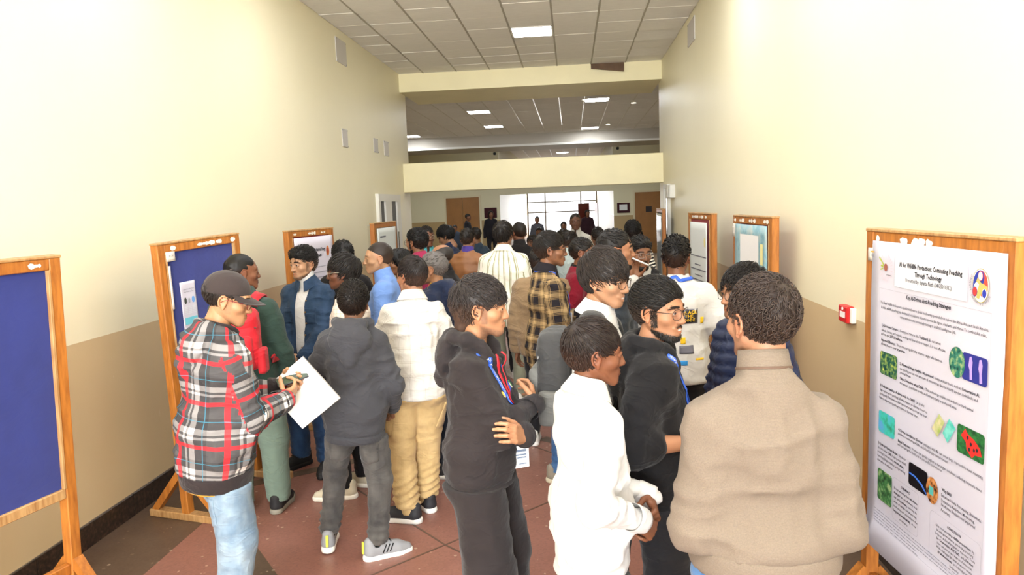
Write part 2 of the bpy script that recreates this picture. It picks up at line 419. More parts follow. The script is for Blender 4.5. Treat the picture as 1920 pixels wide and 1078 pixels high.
# walls of the corridor, the hall and the passage beyond
def wall(name, a, b, m=M_WALL): return MB().box(a, b).build(name, m, kind='structure')
WL = wall('wall_left', (-.25, -9, 0), (0, BY + .45, CH + .3)); WR = wall('wall_right', (CW, -9, 0), (CW + .25, BY + .45, CH + .3))
wall('wall_hall_front_left', (-7, BY + .2, 0), (-.25, BY + .45, CH + .3), M_FARWALL); wall('wall_hall_front_right', (CW + .25, BY + .2, 0), (12, BY + .45, CH + .3), M_FARWALL)
wall('wall_hall_left', (-7.2, BY + .2, 0), (-7, HALLY, CH + .3), M_FARWALL); wall('wall_hall_right', (12, BY + .2, 0), (12.2, HALLY, CH + .3), M_FARWALL)
wall('wall_far_left', (-7, HALLY, 0), (.34, HALLY + .25, CH + .3), M_FARWALL); wall('wall_far_right', (4.64, HALLY, 0), (12, HALLY + .25, CH + .3), M_FARWALL)
wall('wall_far_lintel', (.34, HALLY, 2.39), (4.64, HALLY + .25, 3.35), M_FARWALL)
wall('wall_passage_left', (.1, HALLY + .25, 0), (.34, ENDY + .2, CH + .3), M_FARWALL); wall('wall_passage_right', (4.64, HALLY + .25, 0), (4.9, ENDY + .2, CH + .3), M_FARWALL)
wall('wall_end', (.34, ENDY, 2.75), (4.64, ENDY + .2, CH + .3), M_FARWALL)
# granite skirting tiles
M_GRAN = NT('dark granite', .3, 0, .5); _g = M_GRAN.n('ShaderNodeNewGeometry').outputs['Position']
M_GRAN.col(M_GRAN.ramp(M_GRAN.noise(_g, 45, 5), [(.35, lin('1C1613')), (.55, lin('372A22')), (.75, lin('5A4638'))])); M_GRAN = M_GRAN.m
for side, x0, x1 in (('left', 0, .018), ('right', CW - .018, CW)):
    b = MB().box((x0 if side == 'left' else x0 + .012, -9, 0), (x1 - .012 if side == 'left' else x1, BY + .4, .152)).build('baseboard_' + side, plain('mortar', '7D6F5F', .8), kind='structure')
    me = MB().box((0, .002, .001), (x1 - x0, .898, .15), .002).mesh('skirting_tile')
    for k in range(24): obj('skirting_tile', me, M_GRAN, b, (x0, -8.13 + .9 * k, 0))
# suspended ceiling of the corridor: every tile a piece, T-bars between
def tile_mat(name, c, sc=60):
    n = NT(name, .85, 0, .2); g = n.n('ShaderNodeNewGeometry').outputs['Position']; c = lin(c)
    r = n.n('ShaderNodeObjectInfo').outputs['Random']
    f = n.noise(n.scale(g, (1.5, 7, 1)), 6, 4); n.col(n.mix(n.math('MULTIPLY', r, .12), n.ramp(f, [(.3, tuple(x * .93 for x in c)), (.7, c)]), tuple(x * .72 for x in c)))
    n.bump(n.noise(g, sc, 3), .12, .003); return n.m
M_TILE = tile_mat('ceiling board', 'F4F1EC'); M_TBAR = plain('grey tee bar', 'A8A296', .5); M_TBARW = plain('white tee bar', 'EFEBE2', .5)
M_LAMP = plain('lamp diffuser', 'F8FBFF', .4, emit=25.0); M_LAMP2 = plain('hall lamp diffuser', 'F6FAFF', .4, emit=42.0); M_LAMPF = plain('lamp frame', 'E6E4DE', .4)
ceil = MB().box((-.2, -9, CH + .07), (CW + .2, BY + .2, CH + .17)).build('ceiling', plain('slab concrete', '8C877E', .9), kind='structure')
XL = [0, .459] + [.459 + .6 * k for k in range(1, 7)] + [CW]; YL = [12.589 - .6 * k for k in range(36)][::-1] + [BY]
LIT = [(10.189, 2.259)] + [(y, x) for y in (6.589, 4.189, 1.789, -.611, -3.011, -5.411) for x in (1.059, 3.459)]; ORD = ('first', 'second', 'third', 'fourth', 'fifth', 'sixth')  # first panel is real; the others are unseen, added to brighten the corridor
T_ME = {}
def tile(x0, x1, y0, y1, parent, z=CH, m=None, tilt=0):
    k = (round(x1 - x0, 3), round(y1 - y0, 3))
    if k not in T_ME: T_ME[k] = MB().box((-k[0] / 2 + .004, -k[1] / 2 + .004, 0), (k[0] / 2 - .004, k[1] / 2 - .004, .014), .003).mesh('ceiling_tile')
    return obj('ceiling_tile', T_ME[k], m or M_TILE, parent, ((x0 + x1) / 2, (y0 + y1) / 2, z + random.uniform(-.002, .003)), (rad(tilt + random.uniform(-.15, .15)), rad(random.uniform(-.2, .2)), 0))
def lamp(x0, x1, y0, y1, z, label, m=None):
    t = thing('ceiling_light', label, 'ceiling light', ((x0 + x1) / 2, (y0 + y1) / 2, z - .006), group='flat square panel lights in the ceilings')
    w, d = (x1 - x0) / 2 - .006, (y1 - y0) / 2 - .006
    MB().box((-w, -d, 0), (w, -d + .022, .05)).box((-w, d - .022, 0), (w, d, .05)).box((-w, -d, 0), (-w + .022, d, .05)).box((w - .022, -d, 0), (w, d, .05)).build('frame', M_LAMPF, t)
    MB().box((-w + .02, -d + .02, .004), (w - .02, d - .02, .04)).build('diffuser', m or M_LAMP, t)
    return t
for j in range(len(YL) - 1):
    for i in range(len(XL) - 1):
        hit = [q for q in LIT if abs(q[0] - YL[j]) < .05 and abs(q[1] - XL[i]) < .05]
        if hit: lamp(XL[i], XL[i + 1], YL[j], YL[j + 1], CH, 'glowing square panel light in the near corridor ceiling' if hit[0][0] > 10 else '%s added unseen panel light from the entrance in the %s row of the corridor ceiling' % (ORD[round((hit[0][0] + 5.411) / 2.4)], 'left' if hit[0][1] < 2 else 'right'))
        else: tile(XL[i], XL[i + 1], YL[j], YL[j + 1], ceil, tilt=(-2.5 if (i == 7 and j in (32, 34)) else 0))
for x in XL[1:-1]: MB().box((x - .012, -9, CH - .004), (x + .012, BY, CH + .03)).build('tee_bar', M_TBAR, ceil)
for y in YL[1:-1]: MB().box((0, y - .006, CH - .001), (CW, y + .006, CH + .025)).build('cross_tee', M_TBARW, ceil)
t = MB().add([(3.455, BY - .03, CH - .005), (4.035, BY - .03, CH - .005), (4.025, BY - .1, CH - .17), (3.455, BY - .06, CH - .09), (3.455, BY - .018, CH - .005), (4.035, BY - .018, CH - .005), (4.025, BY - .088, CH - .172), (3.455, BY - .048, CH - .092)],
             [(0, 1, 2, 3), (7, 6, 5, 4), (0, 4, 5, 1), (1, 5, 6, 2), (2, 6, 7, 3), (3, 7, 4, 0)]).build('sagging_board', plain('brown board back', '6E5644', .8, var=.2))
tag(t, 'brown broken board sagging from the ceiling edge above the beam', 'board')
# beams across the end of the corridor
MB().box((0, BY, 4.10), (CW, BY + 1.62, CH + .1)).build('trim_1', M_BEAM, kind='structure')
MB().box((-.06, BY - .03, 2.30), (CW + .06, BY + .3, 2.826), .008).build('trim_2', M_BEAM, kind='structure')
# hall ceiling
M_TILE2 = tile_mat('hall ceiling board', 'DDD7CC'); M_TBAR2 = plain('bright aluminium tee bar', 'D8D2C4', .28, metal=.8)
hc = MB().box((-7, BY + .4, CH + .07), (12, HALLY, CH + .17)).build('ceiling_hall', plain('slab concrete', '8C877E'), kind='structure')
hx = [-5.574 + .6 * k for k in range(26)]; hy = [25.2 - .6 * k for k in range(17)][::-1]
HL = [(.426, 18.6), (.426, 22.2), (-2.574, 24.0), (3.426, 17.4), (3.426, 24.0), (-2.574, 18.6), (6.426, 21.0)]
nm = ['second lit panel from the left in the hall ceiling, nearest row', 'small lit panel in the hall ceiling behind the nearest one', 'lit panel at the far left of the hall ceiling', 'wide lit panel at the right of the hall ceiling, nearest the beam', 'lit panel in the hall ceiling low above the passage, right of centre', 'panel light at the left of the hall ceiling hidden by the wall', 'panel light at the right of the hall ceiling near the wall']
for j in range(len(hy) - 1):
    for i in range(len(hx) - 1):
        h = [k for k, q in enumerate(HL) if abs(q[0] - hx[i]) < .31 and abs(q[1] - hy[j]) < .05]
        if h: lamp(hx[i], hx[i + 1], hy[j], hy[j + 1], CH, nm[h[0]], M_LAMP2)
        elif -3.7 < hx[i] < 8: tile(hx[i], hx[i + 1], hy[j], hy[j + 1], hc, m=M_TILE2)
for sx0, sx1 in ((-7, -3.974), (8.6, 12)): MB().box((sx0, hy[0], CH), (sx1, 25.2, CH + .014)).build('ceiling_strip', M_TILE2, hc)
MB().box((-7, BY + .45, CH), (12, hy[0], CH + .014)).build('ceiling_strip', M_TILE2, hc)
for x in hx[3:24]: MB().box((x - .012, hy[0], CH - .006), (x + .012, 25.2, CH + .02)).build('tee_bar', M_TBAR2, hc)
MB().box((-7, 25.2, 4.02), (12, HALLY, CH + .05)).build('trim_3', plain('bulkhead paint', 'BDB6AA', .7), kind='structure')
MB().box((-7, 25.12, 4.0), (12, 25.2, 4.07)).build('trim_4', M_WHITE, kind='structure')
for x, y, lb in ((3.438, 17.5, 'small round downlight left of the wide lit panel'), (4.66, 18.49, 'small round downlight right of the wide lit panel'), (4.274, 23.38, 'small round downlight far back at the right of the hall ceiling')):
    t = thing('downlight', lb, 'downlight', (x, y, CH - .012), group='round downlights in the hall ceiling')
    V, F = tube_np([Vector((0, 0, 0)), Vector((0, 0, .03))], .085, 16); MB().add(V, F).build('ring', plain('chrome', 'D8D8D8', .2, metal=1), t)
    V, F = tube_np([Vector((0, 0, -.004)), Vector((0, 0, .01))], .06, 16); MB().add(V, F).build('bulb', plain('warm bulb', 'FFF2D5', .4, emit=6), t)
# passage ceiling beyond the hall and its glazed end
pc = MB().box((.1, HALLY + .2, CH), (4.9, ENDY + .2, CH + .1)).build('ceiling_passage', M_TILE2, kind='structure')
for k in range(1, 8): MB().box((.34 + .6 * k, HALLY + .25, CH - .012), (.36 + .6 * k, ENDY, CH + .01)).build('tee_bar', M_TBAR, pc)
lamp(2.4, 3.0, 35.1, 35.7, CH, 'panel light in the passage ceiling seen over the lintel', M_LAMP2)
M_ALU = plain('window frame', '6E675A', .5)
w1 = bpy.data.objects.new('window_1', None); COL.objects.link(w1); w1['kind'] = 'structure'; w1.location = (0, ENDY, 0)
for x in (.34, 1.42, 3.6, 4.56): MB().box((x, 0, 0), (x + .08, .08, 2.75)).build('mullion', M_ALU, w1)
for z in (0, 1.43, 2.05, 2.67): MB().box((.34, .01, z), (4.64, .07, z + .07)).build('transom', M_ALU, w1)
M_GLASS = NT('window glass', .05); _mx = M_GLASS.n('ShaderNodeMixShader', i_0=.06); _tr = M_GLASS.n('ShaderNodeBsdfTransparent'); _gl = M_GLASS.n('ShaderNodeBsdfGlossy'); _gl.inputs['Roughness'].default_value = .05
M_GLASS.l(_tr.outputs[0], _mx.inputs[1]); M_GLASS.l(_gl.outputs[0], _mx.inputs[2]); M_GLASS.l(_mx.outputs[0], M_GLASS.N['Material Output'].inputs[0]); M_GLASS = M_GLASS.m
for x0, x1 in ((.42, 1.42), (1.5, 3.6), (3.68, 4.56)):
    for z0, z1 in ((.07, 1.43), (1.5, 2.05), (2.12, 2.67)): MB().box((x0, .035, z0), (x1, .041, z1)).build('pane', M_GLASS, w1)
# maroon entrance doors standing open inside the passage
M_MAR = plain('maroon door', '5A1A1C', .5)
for k, (x, rz, lb) in enumerate(((3.45, rad(35), 'maroon door leaf standing ajar before the bright window'), (4.6, rad(100), 'maroon door leaf folded against the right side of the passage'))):
    t = thing('door_leaf', lb, 'door', (x, 42.6, 0), rz, 'maroon passage door leaves')
    MB().box((0, -.02, 0), (.8, .02, 1.93), .004).build('panel', M_MAR, t); MB().tube([(.7, -.05, .95), (.7, -.05, 1.15)], .012).build('handle', plain('chrome', 'D8D8D8'), t)
# doors in the far wall
def far_door(n, x0, x1, h, leaf, split):
    d = bpy.data.objects.new('door_%d' % n, None); COL.objects.link(d); d['kind'] = 'structure'; d.location = (x0, HALLY, 0); w = x1 - x0
    MB().box((-.07, -.04, 0), (0, .02, h + .07)).box((w, -.04, 0), (w + .07, .02, h + .07)).box((-.072, -.044, h), (w + .072, .016, h + .074)).build('door_frame', plain('door frame paint', 'D8CDAA', .5), d)
    for k in range(split):
        lf = MB().box((k * w / split + .004, -.03, .01), ((k + 1) * w / split - .004, .01, h), .004).build('door_panel', leaf, d)
        MB().tube([((k + .5 + (.35 if k == 0 else -.35)) * w / split, -.07, 1.0), ((k + .5 + (.35 if k == 0 else -.35)) * w / split, -.07, 1.15)], .012).build('handle', plain('chrome', 'D8D8D8'), lf)
    return d
M_DOOR = plain('brown door veneer', '9A6A35', .5, var=.1, vscale=3)
far_door(1, -1.738, -.46, 2.34, M_DOOR, 2); d2 = far_door(2, 5.43, 6.377, 2.29, M_DOOR, 1)
MB().box((.4, -.04, 1.55), (.62, -.03, 1.75)).build('door_plate', plain('dark plate', '2A2220'), d2)
# notice boards and pieces on the far wall
def notice(x0, x1, z0, z1, label, paper):
    t = thing('notice_board', label, 'notice board', (x0, HALLY - .01, z0)); w, h = x1 - x0, z1 - z0
    MB().box((0, -.03, 0), (w, 0, h), .004).build('panel', plain('maroon felt', '3A0E18', .9), t)
    if paper: MB().box((w * .18, -.034, h * .25), (w * .8, -.031, h * .85)).build('paper', plain('paper', 'E4E6E6', .8), t)
    return t
notice(4.767, 5.237, 1.55, 1.92, 'small maroon notice board with a white sheet left of the far right door', True)
notice(-.273, .205, 1.54, 1.92, 'plain dark maroon board right of the far left double door', False)
for x in (.16, 4.78): tag(MB().box((x, HALLY - .08, 3.9), (x + .1, HALLY, 4.0), .02).build('wall_speaker', plain('black plastic', '141414', .5)), 'small black speaker high on the hall wall, %s of the upper opening' % ('left' if x < 1 else 'right'), 'speaker')
# plates, windows and boxes on the corridor walls
M_PLATE = plain('grey plate', 'C9C4BE', .5)
def plate(x, y0, y1, z0, z1, label):
    s = 1 if x < 1 else -1; t = thing('cover_plate', label, 'cover plate', (x, y0, z0), group='blank plates on the corridor walls'); w, h = y1 - y0, z1 - z0
    MB().box((0 if s > 0 else -.012, 0, 0), (.012 if s > 0 else 0, w, h), .003).build('plate', M_PLATE, t)
    for a in (.06, .94):
        for b in (.06, .94):
            V, F = tube_np([Vector((.011 * s, a * w, b * h)), Vector((.016 * s, a * w, b * h))], .008, 8); MB().add(V, F).build('screw', plain('steel', '8A8A8A', .4, metal=1), t)
plate(0, 9.56, 10.0, 3.98, 4.3, 'large blank grey plate high on the left wall near the ceiling')
plate(0, 9.6, 9.83, 2.87, 3.11, 'blank grey plate on the left wall, nearest of the lower row of three')
plate(0, 11.16, 11.4, 2.9, 3.12, 'blank grey plate on the left wall, middle of the lower row of three')
plate(0, 11.78, 12.06, 2.89, 3.13, 'blank grey plate on the left wall, closest to the beam')
plate(CW, 9.7, 10.24, 4.03, 4.33, 'blank grey plate high on the right wall near the ceiling')
w2 = bpy.data.objects.new('window_2', None); COL.objects.link(w2); w2['kind'] = 'structure'; w2.location = (0, 11.1, 1.0)
f = MB()
for a, b in ((0, .12), (.42, .82), (1.2, 1.44)): f.box((0, a, 0), (.05, b, 1.25))
f.box((0, -.002, 1.14), (.054, 1.442, 1.254)).box((0, -.002, -.002), (.054, 1.442, .08)); f.build('window_frame', M_WHITE, w2)
M_DGL = plain('dark window glass', '2B2620', .3, spec=.3)
for a, b in ((.12, .42), (.82, 1.2)): MB().box((.008, a, .08), (.02, b, 1.14)).build('pane', M_DGL, w2)
for a in (.42, 1.2): MB().tube([(.055, a - .02, .3), (.055, a - .02, .62)], .01).build('handle', plain('chrome', 'D8D8D8'), w2)
t = thing('display_case', 'tall white framed glazed case on the right wall by the beam', 'display case', (CW, 12.2, 1.35))
MB().box((-.05, 0, 0), (0, .06, .9)).box((-.05, .48, 0), (0, .54, .9)).box((-.054, -.002, .84), (0, .542, .903)).box((-.054, -.002, -.003), (0, .542, .06)).build('case_frame', M_WHITE, t)
MB().box((-.03, .06, .06), (-.02, .48, .84)).build('glass_front', plain('pale glazing', 'E9ECEA', .1, spec=.8), t)
t = thing('switch_box', 'small white box on the right wall in front of the glazed case', 'switch box', (CW, 11.62, 2.02))
MB().box((-.09, 0, 0), (0, .2, .21), .01).build('box', M_WHITE, t); MB().box((-.095, .24, 0), (-.0, .42, .21), .01).build('cover', plain('pale box', 'DAD7CE'), t)
# red fire call point
t = thing('fire_call_point', 'small red fire call point on the right wall', 'call point', (CW, 4.34, 1.235))
MB().box((-.045, 0, 0), (0, .135, .1), .006).build('case', plain('red plastic', 'C81E1E', .4), t)
MB().box((-.048, .03, .03), (-.044, .105, .065)).build('glass_label', plain('white label', 'F2EFEA', .5), t)
V, F = tube_np([Vector((-.048, .068, .082)), Vector((-.044, .068, .082))], .01, 10); MB().add(V, F).build('indicator', plain('white label', 'F2EFEA'), t)
MB().box((-.03, -.03, .005), (0, -.002, .095), .004).build('side_plate', M_WHITE, t)
# ================================================================== DISPLAY BOARDS AND POSTERS
def wood(name, c, c2):
    n = NT(name, .45, 0, .45); o = n.obj(); g = n.noise(n.scale(o, (9, 9, 1.2)), 5, 5, .6); c = lin(c); d = lin(c2)
    r = n.n('ShaderNodeObjectInfo').outputs['Random']
    n.col(n.mix(n.math('MULTIPLY', r, .35), n.ramp(g, [(.3, d), (.6, c), (.8, tuple(x * 1.12 for x in c))]), d)); n.bump(g, .1, .002); return n.m
M_WOOD = wood('varnished teak', 'B8742F', '8E5320'); M_WORN = wood('worn pale wood', 'C09A68', '94683A')
M_FBLUE = cloth('blue felt', '232F78', var=.12, fold=.1, sheen=.3); M_FRED = cloth('red felt', '8E1622', var=.1, fold=.1); M_FDARK = cloth('dark felt', '2A2430', var=.1, fold=.1)
M_SHEET = plain('poster paper', 'CBC8D4', .55, var=.015, vscale=5); M_INK = plain('black print', '20202A', .7); M_GREY = plain('grey print', '6C6C78', .7); M_CHIP = plain('white paper scraps', 'E2DCD2', .8)
def display_board(A, B, zb, felt, label, H=1.84, lean=(0, 0), mode='full'):
    A = Vector((A[0], A[1], 0)); B = Vector((B[0], B[1], 0)); d = B - A; w = d.length; x = d.normalized(); z = Vector((-lean[0], -lean[1], H)).normalized(); y = z.cross(x).normalized(); x = y.cross(z)
    o = A + Vector((lean[0], lean[1], 0)); mw = Matrix(((x.x, y.x, z.x, o.x), (x.y, y.y, z.y, o.y), (x.z, y.z, z.z, o.z), (0, 0, 0, 1)))
    t = thing('display_board', label, 'display board', mw=mw, group='wooden display boards along the corridor walls')
    pw = .058
    pm = MB().box((0, -.028, .045), (pw, .028, H), .004).mesh('post')
    for px in (0, w - pw): obj('post', pm, M_WOOD, t, (px, 0, 0))
    MB().box((-.004, -.03, H - .002), (w + .004, .03, H + .012), .003).build('top_cap', M_WORN, t)
    MB().box((pw, -.026, H - .056), (w - pw, .026, H - .002), .004).build('top_rail', M_WOOD, t)
    MB().box((pw, -.026, zb), (w - pw, .026, zb + .05), .004).build('bottom_rail', M_WORN, t)
    for px in (pw, w - pw - .014): MB().box((px, -.032, zb + .05), (px + .014, -.012, H - .056), .002).build('bead', M_WORN, t)
    MB().box((pw + .002, -.012, zb + .045), (w - pw - .002, .008, H - .05)).build('felt_panel', felt, t)
    MB().box((pw, -.018, .26), (w - pw, .018, .315), .004).build('stretcher', M_WOOD, t)
    fm = MB().box((-.005, -.30, 0), (pw + .005, .30, .05), .005).mesh('foot'); bm = MB().bar((pw / 2, -.25, .05), (pw / 2, -.02, .33), .045, .05, (1, 0, 0)).bar((pw / 2, .25, .05), (pw / 2, .02, .33), .045, .05, (1, 0, 0))
    b1 = MB().bar((pw / 2, -.26, .045), (pw / 2, -.02, .33), .045, .05, (1, 0, 0)).mesh('brace'); b2 = MB().bar((pw / 2, .26, .045), (pw / 2, .02, .33), .045, .05, (1, 0, 0)).mesh('brace')
    for px in (0, w - pw):
        obj('foot', fm, M_WORN, t, (px, 0, 0)); obj('brace', b1, M_WOOD, t, (px, 0, 0)); obj('brace', b2, M_WOOD, t, (px, 0, 0))
    return t, mw, w
def scraps(t, spots, H=1.84):
    for u, n, wd in spots:
        for k in range(n):
            a = random.uniform(-wd, wd); h = random.uniform(.012, .03); ww = random.uniform(.008, .03); q = [(u + a + ww * math.cos(i) * random.uniform(.7, 1.2), H - .03 + h * .6 * math.sin(i)) for i in np.linspace(0, 2 * PI, 8)[:-1]]
            MB().prism([(p[0], p[1]) for p in q], 0, .0015).build('paper_scrap', M_CHIP, t, (0, -.0275 - .0004 * k, 0), (PI / 2, 0, 0))
def sheet_mesh(w, h, nx=12, ny=16, amp=.002, flare=0, seed=1, th=.0012):
    """thin poster sheet: x right, z down from the top, front towards -y"""
    V = []
    for j in range(ny + 1):
        for i in range(nx + 1):
            u = i / nx; v = j / ny
            y = amp * (math.sin(u * 9 + seed + v * 3) * math.sin(v * 11 + seed * 2)) - flare * max(0, (v - .93) / .07) ** 2
            V.append((u * w, y, -v * h))
    n0 = len(V); V += [(x, y + th, z) for x, y, z in V]; F = []
    for j in range(ny):
        for i in range(nx):
            a = j * (nx + 1) + i; q = [a, a + nx + 1, a + nx + 2, a + 1]; F.append(q); F.append([n0 + k for k in q[::-1]])
    for i in range(nx): F += [[i, i + 1, n0 + i + 1, n0 + i], [ny * (nx + 1) + i + 1, ny * (nx + 1) + i, n0 + ny * (nx + 1) + i, n0 + ny * (nx + 1) + i + 1]]
    for j in range(ny): F += [[(j + 1) * (nx + 1), j * (nx + 1), n0 + j * (nx + 1), n0 + (j + 1) * (nx + 1)], [j * (nx + 1) + nx, (j + 1) * (nx + 1) + nx, n0 + (j + 1) * (nx + 1) + nx, n0 + j * (nx + 1) + nx]]
    return mesh('sheet', V, F, True)
def poster(mw, u0, v0, w, h, label, H=1.84, mat=None, flare=0, y=-.036, amp=.002, seed=1):
    m = mw @ Matrix.Translation((u0, y, H - v0)); t = thing('poster', label, 'poster', mw=m); obj('sheet', sheet_mesh(w, h, amp=amp, flare=flare, seed=seed), mat or M_SHEET, t); return t
LIFT = -.0035
def put_text(t, txt, x0, x1, z, size, mat=None, align='L'):
    """lettering from x0 to x1 (poster metres); parts after '|' alternate bold and normal"""
    segs = txt.split('|'); VV = []; FF = []; pen = 0
    for si, sg in enumerate(segs):
        bold = si % 2 == 1
        if sg:
            me = text_mesh(sg, 1.0, bold=.03 if bold else .008); V = verts_np(me); fa = [list(p.vertices) for p in me.polygons]; wd = V[:, 0].max() if len(V) else 0
            o = sum(len(v) for v in VV); V = V + np.array([pen, 0, 0], np.float32); VV.append(V); FF += [[i + o for i in f] for f in fa]; pen += wd + .28; bpy.data.meshes.remove(me)
    V = np.concatenate(VV); tw = V[:, 0].max(); sx = (x1 - x0) / tw if x1 is not None else size
    W_ = np.stack([x0 + V[:, 0] * sx, np.full(len(V), LIFT), z + V[:, 1] * size], 1)
    return obj('lettering', mesh('lettering', W_, FF, False), mat or M_INK, t)
def patch2d(t, poly, mat, name='printed_picture', lift=.0):
    n = len(poly); me = mesh(name, [(x, LIFT - lift, z) for x, z in poly], [list(range(n))], False); return obj(name, me, mat, t)
def rrect(x0, z0, x1, z1, r=.012, n=4):
    P = []
    for cx, cz, a0 in ((x1 - r, z1 - r, 0), (x0 + r, z1 - r, 90), (x0 + r, z0 + r, 180), (x1 - r, z0 + r, 270)):
        for k in range(n + 1): a = rad(a0 + 90 * k / n); P.append((cx + r * math.cos(a), cz + r * math.sin(a)))
    return P
def oval(cx, cz, rx, rz, n=24, a0=0, a1=360): return [(cx + rx * math.cos(rad(a0 + (a1 - a0) * k / n)), cz + rz * math.sin(rad(a0 + (a1 - a0) * k / n))) for k in range(n)]
def outline(t, poly, mat, wd=.001, name='frame_line'):
    V = []; F = []; n = len(poly); c = (sum(p[0] for p in poly) / n, sum(p[1] for p in poly) / n)
    for x, z in poly:
        L = math.hypot(x - c[0], z - c[1]); V.append((x, LIFT, z)); V.append((x - (x - c[0]) / L * wd, LIFT, z - (z - c[1]) / L * wd))
    for i in range(n): j = (i + 1) % n; F.append([2 * i, 2 * j, 2 * j + 1, 2 * i + 1])
    return obj(name, mesh(name, V, F, False), mat, t)
def picture(name, stops, scale=40, seed=0.):
    n = NT(name, .5); o = n.scale(n.obj(), (1, 1, 1)); n.col(n.ramp(n.noise(n.n('ShaderNodeMapping', i_0=o, i_Location=(seed, 0, seed)).outputs[0], scale, 4), [(p, lin(c)) for p, c in stops])); return n.m

# ---- the wildlife board, nearest on the right
bR1, mR1, wR1 = display_board((4.332, 3.225), (4.408, 2.300), .50, M_FBLUE, 'tall wooden board at the right edge holding the wildlife poster')
scraps(bR1, [(.10, 1, .005), (.30, 2, .01), (.40, 7, .03), (.47, 2, .01)])
pR1 = poster(mR1, .070, .038, .835, 1.285, 'large white poster about AI for wildlife protection with small pictures', flare=.05)
P0 = (.070, -.038)
def X(u): return u - .070
def Z(v): return .038 - v
S_ = .0185
LN = [('|AI for Wildlife Protection: Combating Poaching', .291, .689, .122, .026), ('|Through Technology', .401, .573, .152, .026), ('Presented by: Jayanta Nath (24035010312)', .338, .632, .178, .022),
 ('|Key AI-Driven Anti-Poaching Strategies', .346, .632, .245, .022),
 ('The illegal wildlife trade poses a significant threat to global biodiversity, particularly in regions like Africa, Asia, and South America.', .154, .834, .289, .0155),
 ('In India, wildlife poaching has decimated populations of iconic species like tigers, elephants, and rhinos. To combat this crisis,', .159, .825, .309, .0155),
 ('conservationists are increasingly turning to artificial intelligence (AI).', .306, .665, .328, .0155),
 ('|1) AI-Powered Cameras :| AI-equipped cameras, like |TrailGuard AI|, can detect', .165, .579, .383, .0155), ('animals, humans, and vehicles, sending real-time alerts to rangers. It is cost effective', .166, .608, .403, .0155), ('and can give |24/7 Surveillance.', .164, .327, .419, .0155),
 ('|Improved Efficiency :| These cameras significantly enhance ranger effectiveness,', .165, .593, .444, .0155), ('allowing them to cover |larger areas.', .166, .35, .461, .0155),
 ('|2) Advanced Image Analysis : AI-powered| image analysis tools, such as |Conservation AI,', .312, .801, .514, .0155), ('can quickly process vast amounts of camera trap data to identify species, individuals, and', .313, .792, .533, .0155), ('potential threats.', .314, .395, .549, .0155),
 ('|Object Detection using CNNs :| This technology enables researchers to track animal', .315, .772, .572, .0155), ('movements, population trends, and human activity in protected areas.', .316, .684, .590, .0155),
 ('|3) Predictive Analytics : AI-driven tools| like |PAWS| can predict', .164, .489, .637, .0155), ('high-risk areas for poaching, allowing rangers to allocate resources', .165, .509, .656, .0155), ('strategically. Predictive models can forecast which areas are most', .163, .507, .673, .0155), ('likely to experience poaching incidents in the near future.', .161, .453, .691, .0155),
 ('|4) Drone Surveillance : Drones| equipped with |AI| can cover large, inaccessible areas, detecting', .313, .833, .782, .0155), ('poachers, monitoring wildlife, and identifying potential threats.', .312, .645, .798, .0155),
 ('|Rapid Response :| Drones can quickly deploy to investigate incidents, reducing response times', .313, .829, .828, .0155), ('and increasing the likelihood of successful interventions.', .311, .612, .843, .0155),
 ('|5) Synthetic Aperture Radar :| Synthetic', .157, .373, .888, .0155), ('Aperture Radar (|SAR|) helps prevent wildlife', .157, .378, .907, .0155), ('poaching by monitoring |remote areas,', .156, .36, .925, .0155), ('detecting illegal activities, and providing', .155, .372, .943, .0155), ('all-weather surveillance.', .154, .278, .962, .0155),
 ('|Why SAR?', .613, .672, .910, .0165), ('Enhanced Data Processing, Automatic', .61, .834, .931, .0165), ('Detection, Real-time Monitoring,', .611, .801, .950, .0165), ('Predictive Analysis and Improved', .612, .804, .967, .0165), ('Accuracy.', .611, .67, .986, .0165),
 ('|THE IMPACT', .346, .413, 1.012, .0135), ('By implementing these |AI-driven', .292, .46, 1.033, .0135), ('|strategies| we can effectively track', .292, .462, 1.052, .0135), ('and catch |poachers,| ensuring the', .292, .46, 1.071, .0135), ('safety of wildlife and preserving', .292, .458, 1.09, .0135), ('biodiversity and contributing to the', .292, .464, 1.109, .0135), ('|long-term sustainability| of our', .292, .458, 1.128, .0135), ('ecosystems.', .337, .399, 1.148, .0135),
 ('|CONCLUSION', .651, .729, 1.035, .0145), ('AI is revolutionizing |wildlife conservation| by', .583, .805, 1.056, .0135), ('boosting surveillance, predicting poaching', .59, .8, 1.072, .0135), ('hotspots, and enabling quicker responses. Tools', .58, .81, 1.088, .0135), ('like |Conservation AI, PAWS,| and |AI drones', .588, .802, 1.104, .0135), ('have outcomes, and improved detection.', .594, .798, 1.12, .0135), ('While challenges like limited sensors remain,', .59, .8, 1.136, .0135), ('|AI advancements| are helping preserve', .6, .795, 1.152, .0135), ('biodiversity.', .673, .726, 1.17, .0135)]
for tx, u0, u1, v, s in LN: put_text(pR1, tx, X(u0), X(u1), Z(v) - s * .3, s)
M_HAIR_L = plain('thin print line', '9A9AA6', .7)
patch2d(pR1, [(X(.255), Z(.212)), (X(.72), Z(.212)), (X(.718), Z(.082)), (X(.257), Z(.084))], plain('pale grey print', 'DDDEE4', .6), 'title_panel', -.0012)
outline(pR1, [(X(.255), Z(.212)), (X(.72), Z(.212)), (X(.718), Z(.082)), (X(.257), Z(.084))], M_HAIR_L)
outline(pR1, [(X(.143), Z(1.24)), (X(.846), Z(1.24)), (X(.846), Z(.232)), (X(.143), Z(.230))], M_HAIR_L)
outline(pR1, rrect(X(.545), Z(1.19), X(.84), Z(1.013), .02), M_HAIR_L); outline(pR1, rrect(X(.283), Z(1.165), X(.468), Z(.99), .014), M_HAIR_L)
